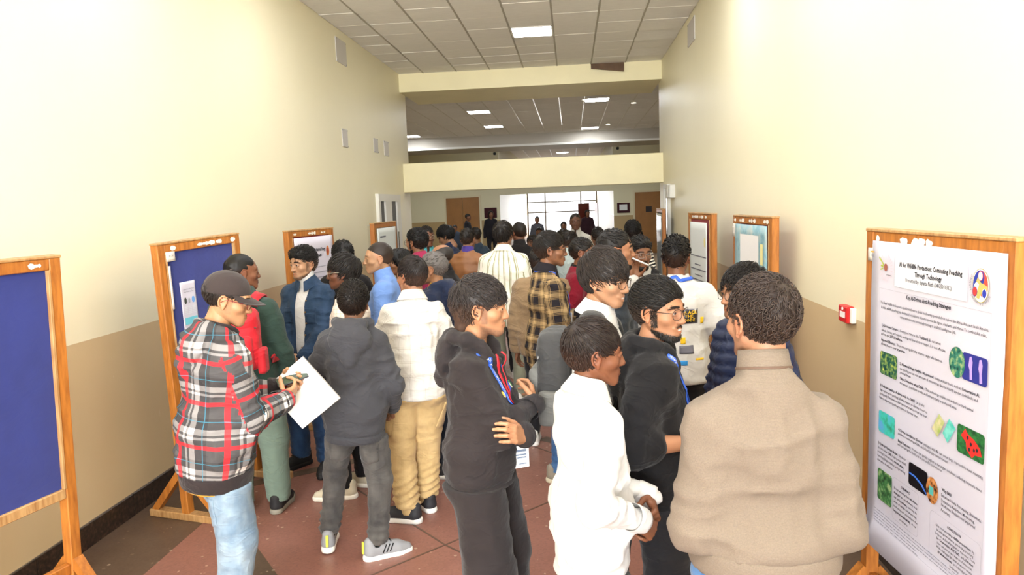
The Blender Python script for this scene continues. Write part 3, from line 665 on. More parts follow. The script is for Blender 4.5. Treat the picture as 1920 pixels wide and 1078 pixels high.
for v in (1.184, 1.197, 1.21, 1.223, 1.236):      # faint reference lines, words too small to read
    u = .135
    while u < (.72 if v < 1.22 else .45):
        L = random.uniform(.012, .04); patch2d(pR1, [(X(u), Z(v)), (X(u + L), Z(v)), (X(u + L), Z(v - .0032)), (X(u), Z(v - .0032))], M_HAIR_L, 'small_print'); u += L + .006
G1 = picture('jungle camera picture', [(.3, '0E2A22'), (.45, '1F5A48'), (.6, '7E9A4A'), (.75, 'D9C85A')], 55, 1); G2 = picture('tree camera picture', [(.3, '12302C'), (.5, '2F7A66'), (.7, 'A8B878')], 45, 3)
patch2d(pR1, rrect(X(.161), Z(.587), X(.293), Z(.491)), G1); patch2d(pR1, oval(X(.676), Z(.428), .045, .054), G2, lift=.0006)
b = patch2d(pR1, rrect(X(.706), Z(.478), X(.836), Z(.384)), plain('thermal picture blue', '2A2F86', .5))
for u in (.752, .803): patch2d(pR1, [(X(u + dx), Z(v)) for dx, v in ((-.008, .395), (.002, .392), (.009, .41), (.006, .44), (.01, .47), (-.004, .472), (-.006, .44), (-.012, .425))], plain('thermal figure', 'B79BE0', .5), 'figure', .0006)
patch2d(pR1, rrect(X(.159), Z(.836), X(.286), Z(.745)), picture('drone field picture', [(.35, '2E7A4A'), (.5, '3FC3B0'), (.65, '5FA9D8')], 14, 2))
patch2d(pR1, [(X(u), Z(v)) for u, v in ((.583, .639), (.541, .704), (.577, .727), (.617, .66))], picture('map green', [(.35, '9DB35A'), (.6, 'CFC79A')], 30, 4)); patch2d(pR1, [(X(u), Z(v)) for u, v in ((.644, .638), (.607, .702), (.638, .729), (.681, .663))], picture('map teal', [(.35, '3FB7A6'), (.6, '7ED0C4')], 30, 5), lift=.0004)
b = patch2d(pR1, rrect(X(.691), Z(.738), X(.836), Z(.638)), picture('forest picture', [(.35, '123A22'), (.6, '2F7A3C')], 60, 6))
patch2d(pR1, [(X(u), Z(v)) for u, v in ((.735, .645), (.75, .66), (.785, .67), (.815, .69), (.825, .715), (.79, .72), (.775, .736), (.745, .715), (.74, .69), (.712, .675))], plain('red heat area', 'D3302A', .5), 'red_area', .0006)
for u, v in ((.75, .672), (.768, .69), (.785, .705), (.76, .71), (.8, .7)): patch2d(pR1, oval(X(u), Z(v), .0055, .007, 8), M_INK, 'animal_mark', .0012)
b = patch2d(pR1, rrect(X(.396), Z(.975), X(.523), Z(.884)), plain('space picture', '0A0A12', .4)); patch2d(pR1, [(X(u), Z(v)) for u, v in ((.4, .925), (.44, .925), (.49, .94), (.52, .965), (.517, .97), (.48, .947), (.44, .933), (.4, .932))], plain('earth limb blue', '3F74D8', .5), 'earth_limb', .0006)
patch2d(pR1, oval(X(.555), Z(.938), .038, .05), picture('rover picture', [(.35, '2A1C14'), (.5, 'B9763C'), (.7, 'D9A066')], 40, 7), lift=.0008)
patch2d(pR1, rrect(X(.537), Z(.957), X(.565), Z(.925), .003), plain('screen teal', '58B8B0', .4), 'screen', .0014)
patch2d(pR1, rrect(X(.162), Z(1.13), X(.275), Z(.996)), picture('ranger picture', [(.3, '16281A'), (.5, '3F7A44'), (.65, '9AB57A'), (.8, '5A4638')], 32, 8))
# round institute emblem and event logo
cx, cz = X(.786), Z(.150)
def cap_ring(t, txt, cx, cz, r, size, a0, a1, mat):
    for k, ch in enumerate(txt):
        if ch == ' ': continue
        a = rad(a0 + (a1 - a0) * k / max(1, len(txt) - 1)); me = text_mesh(ch, size, 'CENTER'); V = verts_np(me); c, s = math.cos(a - PI / 2), math.sin(a - PI / 2)
        x = V[:, 0] * c - V[:, 1] * s + cx + r * math.cos(a); z = V[:, 0] * s + V[:, 1] * c + cz + r * math.sin(a)
        set_verts(me, np.stack([x, np.full(len(V), LIFT), z], 1)); obj('lettering', me, mat, t)
patch2d(pR1, oval(cx, cz, .0425, .0565, 32), plain('emblem gold', 'A89A4A', .5), 'emblem', .0002); patch2d(pR1, oval(cx, cz, .0405, .054, 32), plain('emblem white', 'F4F2F0', .5), 'emblem', .0004)
def dpoly(a0, a1, inner): # curved third of the emblem
    o = [(cx + .038 * math.cos(rad(a)), cz + .051 * math.sin(rad(a))) for a in np.linspace(a0, a1, 14)]
    m = (a1); i0 = (cx + .019 * math.cos(rad(a1)), cz + .0255 * math.sin(rad(a1))); j0 = (cx + .019 * math.cos(rad(a0)), cz + .0255 * math.sin(rad(a0)))
    arc1 = [(i0[0] + .019 * math.cos(rad(a)), i0[1] + .0255 * math.sin(rad(a))) for a in np.linspace(a1, a1 - 180, 9)][1:]
    arc2 = [(j0[0] + .019 * math.cos(rad(a)), j0[1] + .0255 * math.sin(rad(a))) for a in np.linspace(a0 - 180, a0, 9)][1:-1]
    return o + arc1 + arc2
patch2d(pR1, dpoly(85, 215, 0), plain('emblem blue', '2B3A9C', .5), 'emblem_blue', .0008); patch2d(pR1, dpoly(-30, 90, 0), plain('emblem red', 'DB4A3A', .5), 'emblem_red', .0009)
patch2d(pR1, [(cx + a, cz + b) for a, b in ((-.012, .03), (-.022, .012), (-.006, .004), (-.014, -.02), (-.018, -.042), (-.004, -.044), (.006, -.028), (.014, -.012), (.034, -.014), (.036, .0), (.02, .006), (.002, .01))], plain('emblem olive', 'B9B065', .5), 'emblem_swirl', .0012)
for dx, dz, c in ((0, .032, 'F4F2F0'), (-.026, -.022, 'E23A34'), (.022, -.024, '2B3AA8')):
    patch2d(pR1, oval(cx + dx, cz + dz, .0125, .0165, 16), plain('emblem ring ' + c, 'C9382F' if c == 'F4F2F0' else ('3A3486' if c == 'E23A34' else 'F4F2F0'), .5), 'emblem_dot', .0014); patch2d(pR1, oval(cx + dx, cz + dz, .0105, .0142, 16), plain('emblem dot ' + c, c, .5), 'emblem_dot', .0016)
cap_ring(pR1, 'Institute of Technology', cx, cz - .004, .052, .012, 215, 330, M_GREY); cap_ring(pR1, 'CENTRAL', cx, cz, .05, .012, 150, 200, M_GREY)
lx, lz = X(.19), Z(.142)
for k in range(26):
    a = rad(k * 360 / 26); r0, r1 = .026, .052; patch2d(pR1, [(lx + r0 * math.cos(a - .06), lz + r0 * math.sin(a - .06) * 1.1), (lx + r1 * math.cos(a - .04), lz + r1 * math.sin(a - .04) * 1.1), (lx + r1 * math.cos(a + .04), lz + r1 * math.sin(a + .04) * 1.1)], plain('pink petals', 'DCC2CC', .6), 'logo_ray')
patch2d(pR1, oval(lx, lz, .013, .016, 14), plain('logo brown', '9A5A48', .6), 'logo_core', .0005)
for (a, b, c, d) in ((-.055, .035, -.018, .006), (-.04, .002, -.02, 0), (-.042, -.014, -.022, -.008)):
    patch2d(pR1, [(lx + a, lz + b), (lx + c, lz + d), (lx + c + .003, lz + d + .006), (lx + a + .003, lz + b + .007)], plain('logo lime', 'A7B63A', .6), 'logo_stroke', .0005)
put_text(pR1, 'convergence', lx + .002, lx + .045, lz - .032, .009)
t = thing('paper_tag', 'small white number tag at the corner of the wildlife poster', 'tag', mw=mR1 @ Matrix.Translation((.03, -.034, 1.77))); obj('card', sheet_mesh(.085, .055, 4, 3, .001), M_CHIP, t); put_text(t, 'AIC', .035, .06, -.036, .018, M_GREY); patch2d(t, [(.03, -.012), (.06, -.012), (.06, -.018), (.03, -.018)], plain('orange mark', 'D9A23A'), 'mark')
# ---- other boards
bL1, mL1, wL1 = display_board((.39, 2.42), (.592, 3.224), .66, M_FBLUE, 'empty blue felt board cut off by the left edge of the picture', lean=(-.10, .04))
MB().box((.30, -.0145, 1.70), (.312, -.0125, 1.708)).build('pin', M_CHIP, bL1); scraps(bL1, [(.7, 3, .05), (.3, 3, .05)])
bL2, mL2, wL2 = display_board((.425, 4.302), (.605, 5.055), .62, M_FBLUE, 'blue felt board with one small notice behind the cap wearer', lean=(.0, .08))
scraps(bL2, [(.44, 9, .07), (.55, 5, .03), (.1, 2, .04), (.7, 2, .01)])
t = poster(mL2, .165, .262, .135, .335, 'small white notice with logos and a turquoise bar on the blue board', y=-.016, amp=.001)
M_GP = plain('faint print', 'B0B4BC', .7)
put_text(t, 'Student Innovation Forum', .022, .118, -.055, .014, M_GREY); put_text(t, 'Ideas Showcase Day', .022, .112, -.072, .014, M_GREY)
patch2d(t, oval(.032, -.125, .011, .022), plain('logo dark', '3A3F38', .6)); patch2d(t, oval(.066, -.127, .008, .018), plain('logo grey', 'A0A4A8', .6)); patch2d(t, oval(.102, -.125, .013, .022), plain('logo blue', '6FA3DC', .6))
for k in range(3):
    for q in range(5): patch2d(t, [(.016 + .036 * k, -.165 - .011 * q), (.045 + .036 * k, -.165 - .011 * q), (.045 + .036 * k, -.171 - .011 * q), (.016 + .036 * k, -.171 - .011 * q)], plain('pale print', 'D3D7DC', .7), 'small_print')
patch2d(t, [(.012, -.238), (.124, -.238), (.124, -.285), (.012, -.285)], plain('turquoise print', '6EC3D2', .6), 'turquoise_bar')
t = thing('paper_tag', 'white number tag pinned under the top rail of the blue board', 'tag', mw=mL2 @ Matrix.Translation((.06, -.034, 1.79))); obj('card', sheet_mesh(.075, .062, 3, 3, .001), M_CHIP, t); put_text(t, 'AI 26', .02, .056, -.032, .018, M_GREY)
t = thing('paper_strip', 'narrow white paper strip along the left edge of the blue board', 'paper strip', mw=mL2 @ Matrix.Translation((.066, -.034, 1.70))); obj('strip', sheet_mesh(.018, .28, 2, 6, .001), M_CHIP, t)
bL3, mL3, wL3 = display_board((.461, 6.319), (.609, 7.12), .60, M_FRED, 'wooden board with a white energy poster behind the denim jacket')
scraps(bL3, [(.4, 10, .06), (.1, 4, .03), (.6, 3, .05)])
pL3 = poster(mL3, .075, .065, wL3 - .12, 1.15, 'white poster with black title on the left board behind the denim jacket', mat=plain('lilac white paper', 'CFCBD8', .6))
w3 = wL3 - .12
put_text(pL3, '|AI Driven IoT for National Energy', .17, .17 + w3 * .53, -.14, .045); put_text(pL3, '|Management', .28, .28 + w3 * .26, -.195, .045)
patch2d(pL3, oval(w3 - .11, -.15, .03, .05), plain('seal orange', 'C87A3C', .6)); patch2d(pL3, oval(w3 - .11, -.15, .018, .03), plain('seal red', '9A3A30', .6), lift=.0005); patch2d(pL3, [(.05, -.1), (.09, -.17), (.10, -.16), (.06, -.09)], plain('logo lime', 'A7B63A')); patch2d(pL3, [(.05, -.2), (.1, -.2), (.1, -.19), (.05, -.185)], plain('logo lime', 'A7B63A'))
for v in np.arange(.30, 1.08, .05):
    put = .09 + .05 * random.random(); patch2d(pL3, [(put, -v), (w3 - .1 - .15 * random.random(), -v), (w3 - .12, -v + .01), (put, -v + .01)], M_HAIR_L, 'small_print')
bL4, mL4, wL4 = display_board((.636, 8.538), (.66, 9.55), .60, M_FDARK, 'farthest board on the left with a pale sheet below the window')
pL4 = poster(mL4, .09, .06, wL4 - .17, 1.1, 'pale sheet on the farthest left board below the window', mat=plain('grey white paper', 'DCE0DE', .6))
for u0, u1, v in ((.1, .35, .12), (.1, .28, .22), (.12, .6, .3), (.12, .5, .37), (.1, .6, .5)): patch2d(pL4, [(u0, -v), (u1, -v), (u1, -v + .02), (u0, -v + .02)], M_GREY, 'small_print')
t = thing('acrylic_panel', 'clear acrylic panel leaning on the left wall by the farthest board', 'acrylic panel', (.03, 10.45, 1.38)); MB().box((0, 0, 0), (.01, .4, .4), .002).build('sheet', M_GLASS, t); MB().box((.0, 0, .40), (.012, .4, .408)).build('edge', M_WHITE, t)
bR2, mR2, wR2 = display_board((4.446, 6.319), (4.518, 5.39), .55, M_FRED, 'wooden board with the teal picture poster on the right wall')
scraps(bR2, [(.25, 8, .06), (.5, 8, .08), (.8, 4, .04), (.06, 3, .02)])
pR2 = poster(mR2, .075, .06, wR2 - .155, 1.2, 'teal blue poster with a white title block behind the curly head', mat=picture('teal poster print', [(.3, '5F8FA0'), (.5, '8FB3BC'), (.65, 'AEB9B4'), (.8, 'D4D9D6')], 11, 2))
w2_ = wR2 - .155; M_BLK = plain('title block', 'E9E6E4', .6)
for a, b, c, d, m in ((.15, .08, .60, .34, M_BLK), (.02, .36, .12, .52, plain('pale aqua', 'B9D3D8', .6)), (.09, .53, .33, .92, M_BLK), (.40, .56, .66, .86, plain('peach print', 'E7B9A0', .6)), (.38, .36, .56, .44, plain('light blue print', 'A9C6DC', .6)), (.02, .46, .70, .50, plain('deep teal print', '4E8BA0', .6)), (.64, .14, .70, .3, plain('pale yellow print', 'E8DD9A', .6))):
    patch2d(pR2, [(a, -b), (c, -b), (c, -d), (a, -d)], m, 'printed_block', .0004)
put_text(pR2, '|Smart Sensing', .2, .52, -.17, .05, M_HAIR_L); put_text(pR2, 'Presented by the team', .2, .5, -.28, .035, M_HAIR_L)
t = thing('paper_tag', 'torn white tag on the board with the teal poster', 'tag', mw=mR2 @ Matrix.Translation((.0, -.034, 1.78))); obj('card', sheet_mesh(.09, .11, 3, 3, .004), M_CHIP, t)
bR3, mR3, wR3 = display_board((4.345, 8.078), (4.43, 7.2), .55, M_FRED, 'narrow looking board with a plain text sheet on the right wall')
scraps(bR3, [(.3, 9, .12), (.6, 9, .12)])
pR3 = poster(mR3, .10, .085, wR3 - .24, 1.3, 'hanging white text sheet on the middle board of the right wall', mat=plain('grey sheet', 'D5D9D8', .6))
w3_ = wR3 - .24
for v, u0, u1 in ((.36, .05, .62), (.45, .2, .42), (.50, .05, .62), (.56, .2, .48), (.61, .05, .55), (.66, .05, .6), (.70, .05, .58), (.74, .05, .6), (.79, .05, .5)): patch2d(pR3, [(u0, -v), (u1, -v), (u1, -v + .012), (u0, -v + .012)], M_GREY, 'small_print')
patch2d(pR3, oval(w3_ - .07, -.2, .025, .05), plain('pale yellow print', 'E8DD9A'))
bR4, mR4, wR4 = display_board((4.56, 12.9), (4.52, 11.75), .55, M_FDARK, 'farthest board on the right with a shiny laminated sheet')
pR4 = poster(mR4, .09, .07, wR4 - .2, 1.2, 'shiny laminated sheet reflecting daylight on the farthest right board', mat=plain('laminated sheet', 'C9CFD0', .12, spec=.9))
# ================================================================== PEOPLE
# ---- head template: x lateral, y forward, z up; eye line z=0
def head_sdf(jaw=1.0, nose=1.0, chin=1.0, smile=0.0):
    S = SDF()
    S.el((0, -.018, .03), (.073, .093, .081)); S.el((0, .02, .0), (.064, .07, .085), k=.03); S.el((0, .02, -.06), (.05 * jaw, .056, .052), k=.03)
    S.el((0, .068, -.1), (.023 * jaw, .019 * chin, .017), k=.022); S.el((0, .064, -.068), (.029, .022, .028), k=.022)
    for s in (-1, 1):
        S.rc((s * .054 * jaw, -.008, -.048), (s * .02, .062, -.102), .014, .013, k=.022)
        S.el((s * .044, .05, -.028), (.022, .024, .018), k=.025)
        S.rc((s * .046, .068, .021), (s * .012, .082, .018), .0095, .0095, k=.014)
        S.el((s * .032, .094, -.001), (.018, .015, .0145), k=.008, mode='s')
    S.rc((0, .083, .014), (0, .1015 + .01 * (nose - 1), -.035), .0065, .0105, k=.012); S.el((0, .098, -.039), (.0135 * nose, .012, .008), k=.008)
    for s in (-1, 1):
        S.el((s * .0135 * nose, .092, -.039), (.008, .011, .0075), k=.006)
        E = np.array((s * .032, .0735, -.001))
        up = [E + np.array(q) for q in ((-.016, .003, -.001), (-.0065, .0125, .0078), (.0065, .0125, .0078), (.016, .003, .0))]; dn = [E + np.array(q) for q in ((-.016, .003, -.002), (-.0065, .0115, -.0082), (.0065, .0115, -.0082), (.016, .003, -.002))]
        for q in range(3): S.rc(up[q], up[q + 1], .0038, .0038, k=.004); S.rc(dn[q], dn[q + 1], .003, .003, k=.003)
        S.rc((s * .023 * (1 + .25 * smile), .079, -.0665 + .005 * smile), (0, .0905, -.0635), .0042, .0045, k=.005); S.rc((s * .02 * (1 + .25 * smile), .080, -.073 + .006 * smile), (0, .0895, -.0768 - .003 * smile), .0045, .0056, k=.005)
        # ear
        C = np.array((s * .0725, -.014, -.01)); S.el(C, (.009, .017, .029), Rx(rad(8)) @ Rz(rad(-14 * s)), k=.006)
        hp = [C + np.array((s * (.004 + .006 * (math.cos(a) < .3)), .0155 * math.cos(a) * (1 if math.cos(a) > 0 else 1.25), .027 * math.sin(a) + .003)) for a in np.linspace(rad(-10), rad(250), 9)]
        for q in range(8): S.rc(hp[q], hp[q + 1], .0042, .0042, k=.003)
        S.el(C + np.array((s * .006, .004, -.028)), (.005, .008, .009), k=.006)
        S.el(C + np.array((s * .0115, .003, -.004)), (.006, .0095, .013), k=.004, mode='s')
    S.rc((0, -.022, -.06), (0, -.04, -.15), .05, .052, k=.02)
    return S
def head_regions(V):
    """masks used for skin tone, lips, beard, brows (in head coordinates)"""
    x, y, z = np.abs(V[:, 0]), V[:, 1], V[:, 2]
    lip = np.clip(1.6 - np.sqrt((x / .024) ** 2 + ((z + .0695) / .0125) ** 2) * 1.5, 0, 1) * (y > .072)
    line = np.exp(-((z + .0695) / .0016) ** 2) * (x < .025) * (y > .076)  # mouth crease: its dark shade is painted into the skin colour
    jawl = np.clip((-.030 - z) / .014, 0, 1) * np.clip((y + .012) / .014, 0, 1) * np.clip((z + .155) / .03, 0, 1)
    chk = np.clip((z + .052 + (y - .0) * .30 + .010) / -.012, 0, 1)
    side = np.clip((.016 - np.abs(y - .014)) / .006, 0, 1) * (x > .05) * (z < .01) * (z > -.06)
    mous = np.clip(1.4 - np.sqrt((x / .026) ** 2 + ((z + .0555 + x * .12) / .0065) ** 2) * 1.1, 0, 1) * (y > .074)
    beard = np.clip(np.maximum(np.maximum(jawl * chk, side * .9), mous), 0, 1) * (1 - np.clip(lip * 1.5, 0, 1))
    brow = np.clip(1.5 - np.abs(z - .021 - .003 * np.cos(x * 60)) / .0042, 0, 1) * (x > .012) * (x < .05) * (y > .055)
    ear = (x > .071).astype(np.float32)
    lower = mous * .0 + np.clip(1.6 - np.sqrt((x / .016) ** 2 + ((z + .089) / .006) ** 2) * 1.2, 0, 1)
    return dict(lip=lip, line=line, beard=beard, mous=mous, brow=brow, ear=ear)
HEADS = {}
def head_tpl(kind, lod):
    k = (kind, lod)
    if k not in HEADS:
        p = dict(a=dict(), b=dict(jaw=1.08, nose=1.1), c=dict(jaw=.94, nose=.92, chin=1.15), smile=dict(smile=1.0, jaw=1.04), boy=dict(jaw=.93, nose=1.05, chin=.9))[kind]
        V, F = head_sdf(**p).surf(.0041 if lod == 0 else (.0061 if lod == 1 else .011)); m = V[:, 2] > -.155; HEADS[k] = (V, F, head_regions(V))
    return HEADS[k]
# ---- hands: wrist at origin, fingers +x, back of the hand +z, thumb +y
def hand_sdf(curl, thumb, spread=4):
    S = SDF(); yk = (.029, .0095, -.0105, -.029); xk = (.088, .092, .087, .078)
    S.rc((-.018, 0, 0), (.004, 0, 0), .0268, .025, k=.01)
    for i in range(4): S.rc((.008, yk[i] * .5, -.001), (xk[i], yk[i], .001), .0135, .0108, k=.010)
    S.el((.036, .026, -.010), (.03, .015, .013), k=.01); S.el((.04, -.022, -.009), (.03, .013, .011), k=.01)
    LN_ = ((.042, .026, .021), (.046, .029, .022), (.043, .027, .021), (.034, .021, .019)); tips = []
    for i in range(4):
        p = np.array((xk[i], yk[i], .001)); a = 0; sp = rad((1.5 - i) * spread); c = curl[i] if isinstance(curl[0], (tuple, list)) else curl
        for q in range(3):
            a += rad(c[q]); d = np.array((math.cos(a) * math.cos(sp), math.cos(a) * math.sin(sp), -math.sin(a))); e = p + d * LN_[i][q]; r0 = (.0095, .0086, .0078)[q] * (.9 if i == 3 else 1); r1 = (.0086, .0078, .0066)[q] * (.9 if i == 3 else 1)
            S.rc(p, e, r0, r1, k=.004 if q else .007); p = e
        tips.append((p, d, np.array((math.sin(a), 0, math.cos(a)))))
    p = np.array((.018, .026, -.006))
    for q, (L, r0, r1) in enumerate(((.044, .0135, .0115), (.032, .0108, .0098), (.026, .0098, .0078))):
        ay, az = thumb[q]; d = np.array((math.cos(rad(ay)) * math.cos(rad(az)), math.sin(rad(ay)) * math.cos(rad(az)), math.sin(rad(az)))); e = p + d * L; S.rc(p, e, r0, r1, k=.006); p = e
    tips.append((p, d, np.array((-d[1] * .7, d[0] * .7, .7))))
    return S, tips
HP = dict(relax=((22, 30, 18), ((48, -20), (30, -22), (18, -20))), curl=((52, 62, 38), ((45, -30), (10, -40), (-20, -35))), hold=((34, 48, 30), ((55, -38), (25, -48), (5, -40))), flat=((10, 12, 8), ((40, -10), (28, -10), (20, -8))),
          grip=((66, 74, 45), ((50, -40), (0, -55), (-40, -40))), pinch=(((42, 45, 20), (30, 40, 25), (22, 34, 22), (16, 28, 20)), ((45, -30), (22, -42), (10, -38))), over=((18, 42, 30), ((35, -25), (20, -30), (10, -25))))
HANDS = {}
def hand_tpl(pose, lod):
    if (pose, lod) not in HANDS:
        S, tips = hand_sdf(*HP[pose]); V, F = S.surf(.0043 if lod == 0 else .008); nail = np.zeros(len(V), np.float32)
        for p, d, n in tips:
            n = n / np.linalg.norm(n); q = V - (p + n * .006 - d * .002); nail = np.maximum(nail, (np.abs(q @ d) < .0055) & (q @ n > -.003) & (np.linalg.norm(q - np.outer(q @ n, n), axis=1) < .0062))
        HANDS[pose, lod] = (V, F, nail)
    return HANDS[pose, lod]
# ---- hair: a cap that follows the skull plus locks combed over it
STY = dict(
    short=dict(vt=.015, vs=.006, vb=.010, flow='fwd', L=(.02, .035), n=420, lift=.003, wav=.1, fade=.5),
    crew=dict(vt=.010, vs=.004, vb=.006, flow='fwd', L=(.010, .016), n=420, lift=.0015, wav=.1, fade=.55, thin=.55),
    quiff=dict(vt=.026, vs=.007, vb=.012, flow='back', L=(.03, .05), n=460, lift=.008, wav=.5, fade=.6, quiff=.02),
    mop=dict(vt=.028, vs=.016, vb=.02, flow='crown', L=(.05, .08), n=620, lift=.004, wav=.35, fade=0, fringe=.02, ears=.5),
    fringe=dict(vt=.022, vs=.009, vb=.013, flow='crown', L=(.04, .065), n=560, lift=.003, wav=.2, fade=.55, fringe=.028),
    wavy=dict(vt=.024, vs=.013, vb=.018, flow='crown', L=(.03, .05), n=620, lift=.006, wav=1.0, fade=.15, fringe=.012),
    curly=dict(vt=.014, vs=.006, vb=.010, flow='crown', L=(.025, .042), n=700, lift=.005, wav=1.6, fade=.15),
    mullet=dict(vt=.026, vs=.008, vb=.022, flow='crown', L=(.035, .06), n=620, lift=.007, wav=.8, fade=.45, fringe=.02, nape=.035),
    thick=dict(vt=.022, vs=.012, vb=.016, flow='back', L=(.03, .045), n=560, lift=.006, wav=.4, fade=.2),
    bald=dict(vt=-.004, vs=.005, vb=.006, flow='down', L=(.012, .02), n=260, lift=.002, wav=.1, fade=.3, bald=1),
    long=dict(vt=.018, vs=.016, vb=.022, flow='down', L=(.06, .1), n=560, lift=.003, wav=.2, fade=0, long=1),
    undercap=dict(vt=.004, vs=.006, vb=.010, flow='down', L=(.02, .035), n=300, lift=.002, wav=.1, fade=.1))
def cap_core(d, S): S.el((0, -.02, .03), (.073 + d['vs'], .093 + d['vb'], .081 + d['vt']))
HAIRS = {}; HSN = head_sdf()
def hair_tpl(style, lod):
    if (style, lod) in HAIRS: return HAIRS[style, lod]
    d = STY[style]; rg = np.random.default_rng(abs(hash(style)) % 1000 if False else sum(map(ord, style)))
    C = SDF(); cap_core(d, C)
    if d.get('quiff'): C.el((0, .05, .085), (.058, .04, .03), k=.03)
    S = SDF(); S.ops = list(C.ops)
    if d.get('long'):
        S.rc((0, -.06, .0), (0, -.075, -.20), .075, .05, k=.04)
        for s in (-1, 1): S.rc((s * .065, .0, .02), (s * .06, -.03, -.17), .026, .02, k=.03)
    if d.get('nape'): S.rc((0, -.075, -.03), (0, -.085, -.10), .045, .03, k=.03)
    S.disp(.003, 70, 45, 45, 3.1); S.disp(.004, 24, 20, 22, 9.4)
    # hairline: keep above a sloping plane from forehead to nape
    hz, sl = (.055, .90) if not d.get('long') else (.062, 1.6)
    if d.get('nape'): sl = 1.12
    fr = d.get('fringe', 0)
    S.plane((0, sl, -1), -hz + sl * .082 + (fr * .35), k=.006)
    if d.get('bald'): S.el((0, .03, .10), (.06, .09, .065), k=.01, mode='s')
    for s in (-1, 1):
        if not d.get('long'): S.el((s * .082, .0, -.018), (.026, .026, .034 if d.get('ears') is None else .022), k=.012, mode='s')
    V, F = S.surf(.0055 if lod == 0 else (.0085 if lod == 1 else .013)); VV = [V]; FF = [F]; n0 = len(V)
    if lod < 2 and not (lod == 1 and style in ('crew', 'bald')):
        n = int(d['n'] * (2.2 if lod == 0 else .75)); P = V[rg.integers(0, len(V), n * 3)]; g = C.grad(P)
        keep = (S.at(P + g * .002) > -.004) & (C.at(P) > -.012); keep &= (P[:, 2] > .012) | (P[:, 1] < -.02); P = P[keep][:n]; g = g[keep][:n]; n = len(P)
        crown = np.array((0.012, -.06, .10)); fl = d['flow']
        if fl in ('crown', 'fwd'): D = P - crown; D[:, 1] += .25 * np.abs(D[:, 1]) + (.06 if fl == 'fwd' else .02)
        elif fl == 'back': D = np.tile((0.25, -1., .25), (n, 1)) + .0
        elif fl == 'down': D = np.tile((0, -.1, -1.), (n, 1))
        else: D = rg.normal(size=(n, 3)) + np.array((0, 0, -.3))
        D = D / np.linalg.norm(D, axis=1, keepdims=True) + rg.normal(size=(n, 3)) * (.10 + .22 * d['wav']); L = rg.uniform(*d['L'], n)
        sid = (np.clip((P[:, 2] - .0) / .07, 0, 1) * (1 - .35) + .35); L = L * np.where(d['fade'] > .3, sid, 1)
        w0 = d.get('thin', 1) * (.0022 if lod == 0 else .0045) * rg.uniform(.7, 1.3, n); ph = rg.uniform(0, 6.28, n); p = P - g * .004; pts = [p]; NS = 4 if lod == 0 else 3
        for q in range(NS):
            gg = C.grad(p); T = D - gg * np.sum(D * gg, 1, keepdims=True); T /= np.maximum(np.linalg.norm(T, axis=1, keepdims=True), 1e-5); B = np.cross(gg, T)
            T = T + B * (np.sin(ph + q * 1.6) * .5 * d['wav'])[:, None]; p = p + T * (L / NS)[:, None]
            tgt = d['lift'] * (1 + .8 * rg.random(n)) * math.sin(PI * (q + 1) / (NS + .6)) + .001
            dist = C.at(p); p = p - C.grad(p) * (dist - tgt)[:, None] * np.where(dist < tgt + .02, 1, .5)[:, None]; pts.append(p)
        m = len(pts); prof = np.linspace(0, 1, m); wv = np.where(prof < .4, .75 + prof * .6, 1.0 - ((prof - .4) / .6) ** 1.6 * .93)
        A = np.zeros((n, m, 3, 3), np.float32)
        for q in range(m):
            T = pts[min(q + 1, m - 1)] - pts[max(q - 1, 0)]; T /= np.maximum(np.linalg.norm(T, axis=1, keepdims=True), 1e-6); G = C.grad(pts[q]); B = np.cross(T, G); B /= np.maximum(np.linalg.norm(B, axis=1, keepdims=True), 1e-6); G = np.cross(B, T)
            for c in range(3):
                a = 2 * PI * c / 3 + PI / 2; A[:, q, c] = pts[q] + (B * math.cos(a) + G * math.sin(a) * .55) * (w0 * wv[q])[:, None]
        b = n0 + (np.arange(n) * m * 3)[:, None, None]; qi = (np.arange(m - 1) * 3)[None, :, None]; ci = np.arange(3)[None, None, :]; cn = (ci + 1) % 3
        Q = np.stack([b + qi + ci, b + qi + cn, b + qi + 3 + cn, b + qi + 3 + ci], -1).reshape(-1, 4)
        VV.append(A.reshape(-1, 3)); FF.append(Q.astype(np.int32))
        # brows
        if True:
            br = []; nb = 90 if lod == 0 else 50
            for s in (-1, 1):
                for k in range(nb):
                    t = rg.random(); x = s * (.013 + .036 * t); zz = .0205 + .0055 * math.sin(t * 2.4) - .004 * t + rg.normal() * .0019; y = .0925 - .021 * t ** 1.7; dd = np.array((s * .8, -.25 - .5 * t, .35 - .6 * t)); dd /= np.linalg.norm(dd); c0 = np.array((x, y, zz)); c1 = c0 + dd * .010; u = np.array((0, .25, 1.)) * .0012
                    br.append([c0 - u, c0 + u, c1 + u * .3, c1 - u * .3])
            br = np.array(br, np.float32); ctr = br.mean(1); sn = HSN.snap(ctr, .0016, 4); br = (br + (sn - ctr)[:, None]).reshape(-1, 3); o = sum(len(v) for v in VV); VV.append(br); FF.append((o + np.arange(len(br)).reshape(-1, 4)).astype(np.int32))
    V = np.concatenate(VV); F = np.concatenate(FF); shade = rg.uniform(.75, 1.25, len(V)).astype(np.float32)
    for_n = len(V) - n0
    shade[:n0] = .8
    fade = np.clip((.035 - V[:, 2]) / .06, 0, 1) * d['fade'] * (V[:, 2] > -.2)
    HAIRS[style, lod] = (V, F, shade, fade); return HAIRS[style, lod]
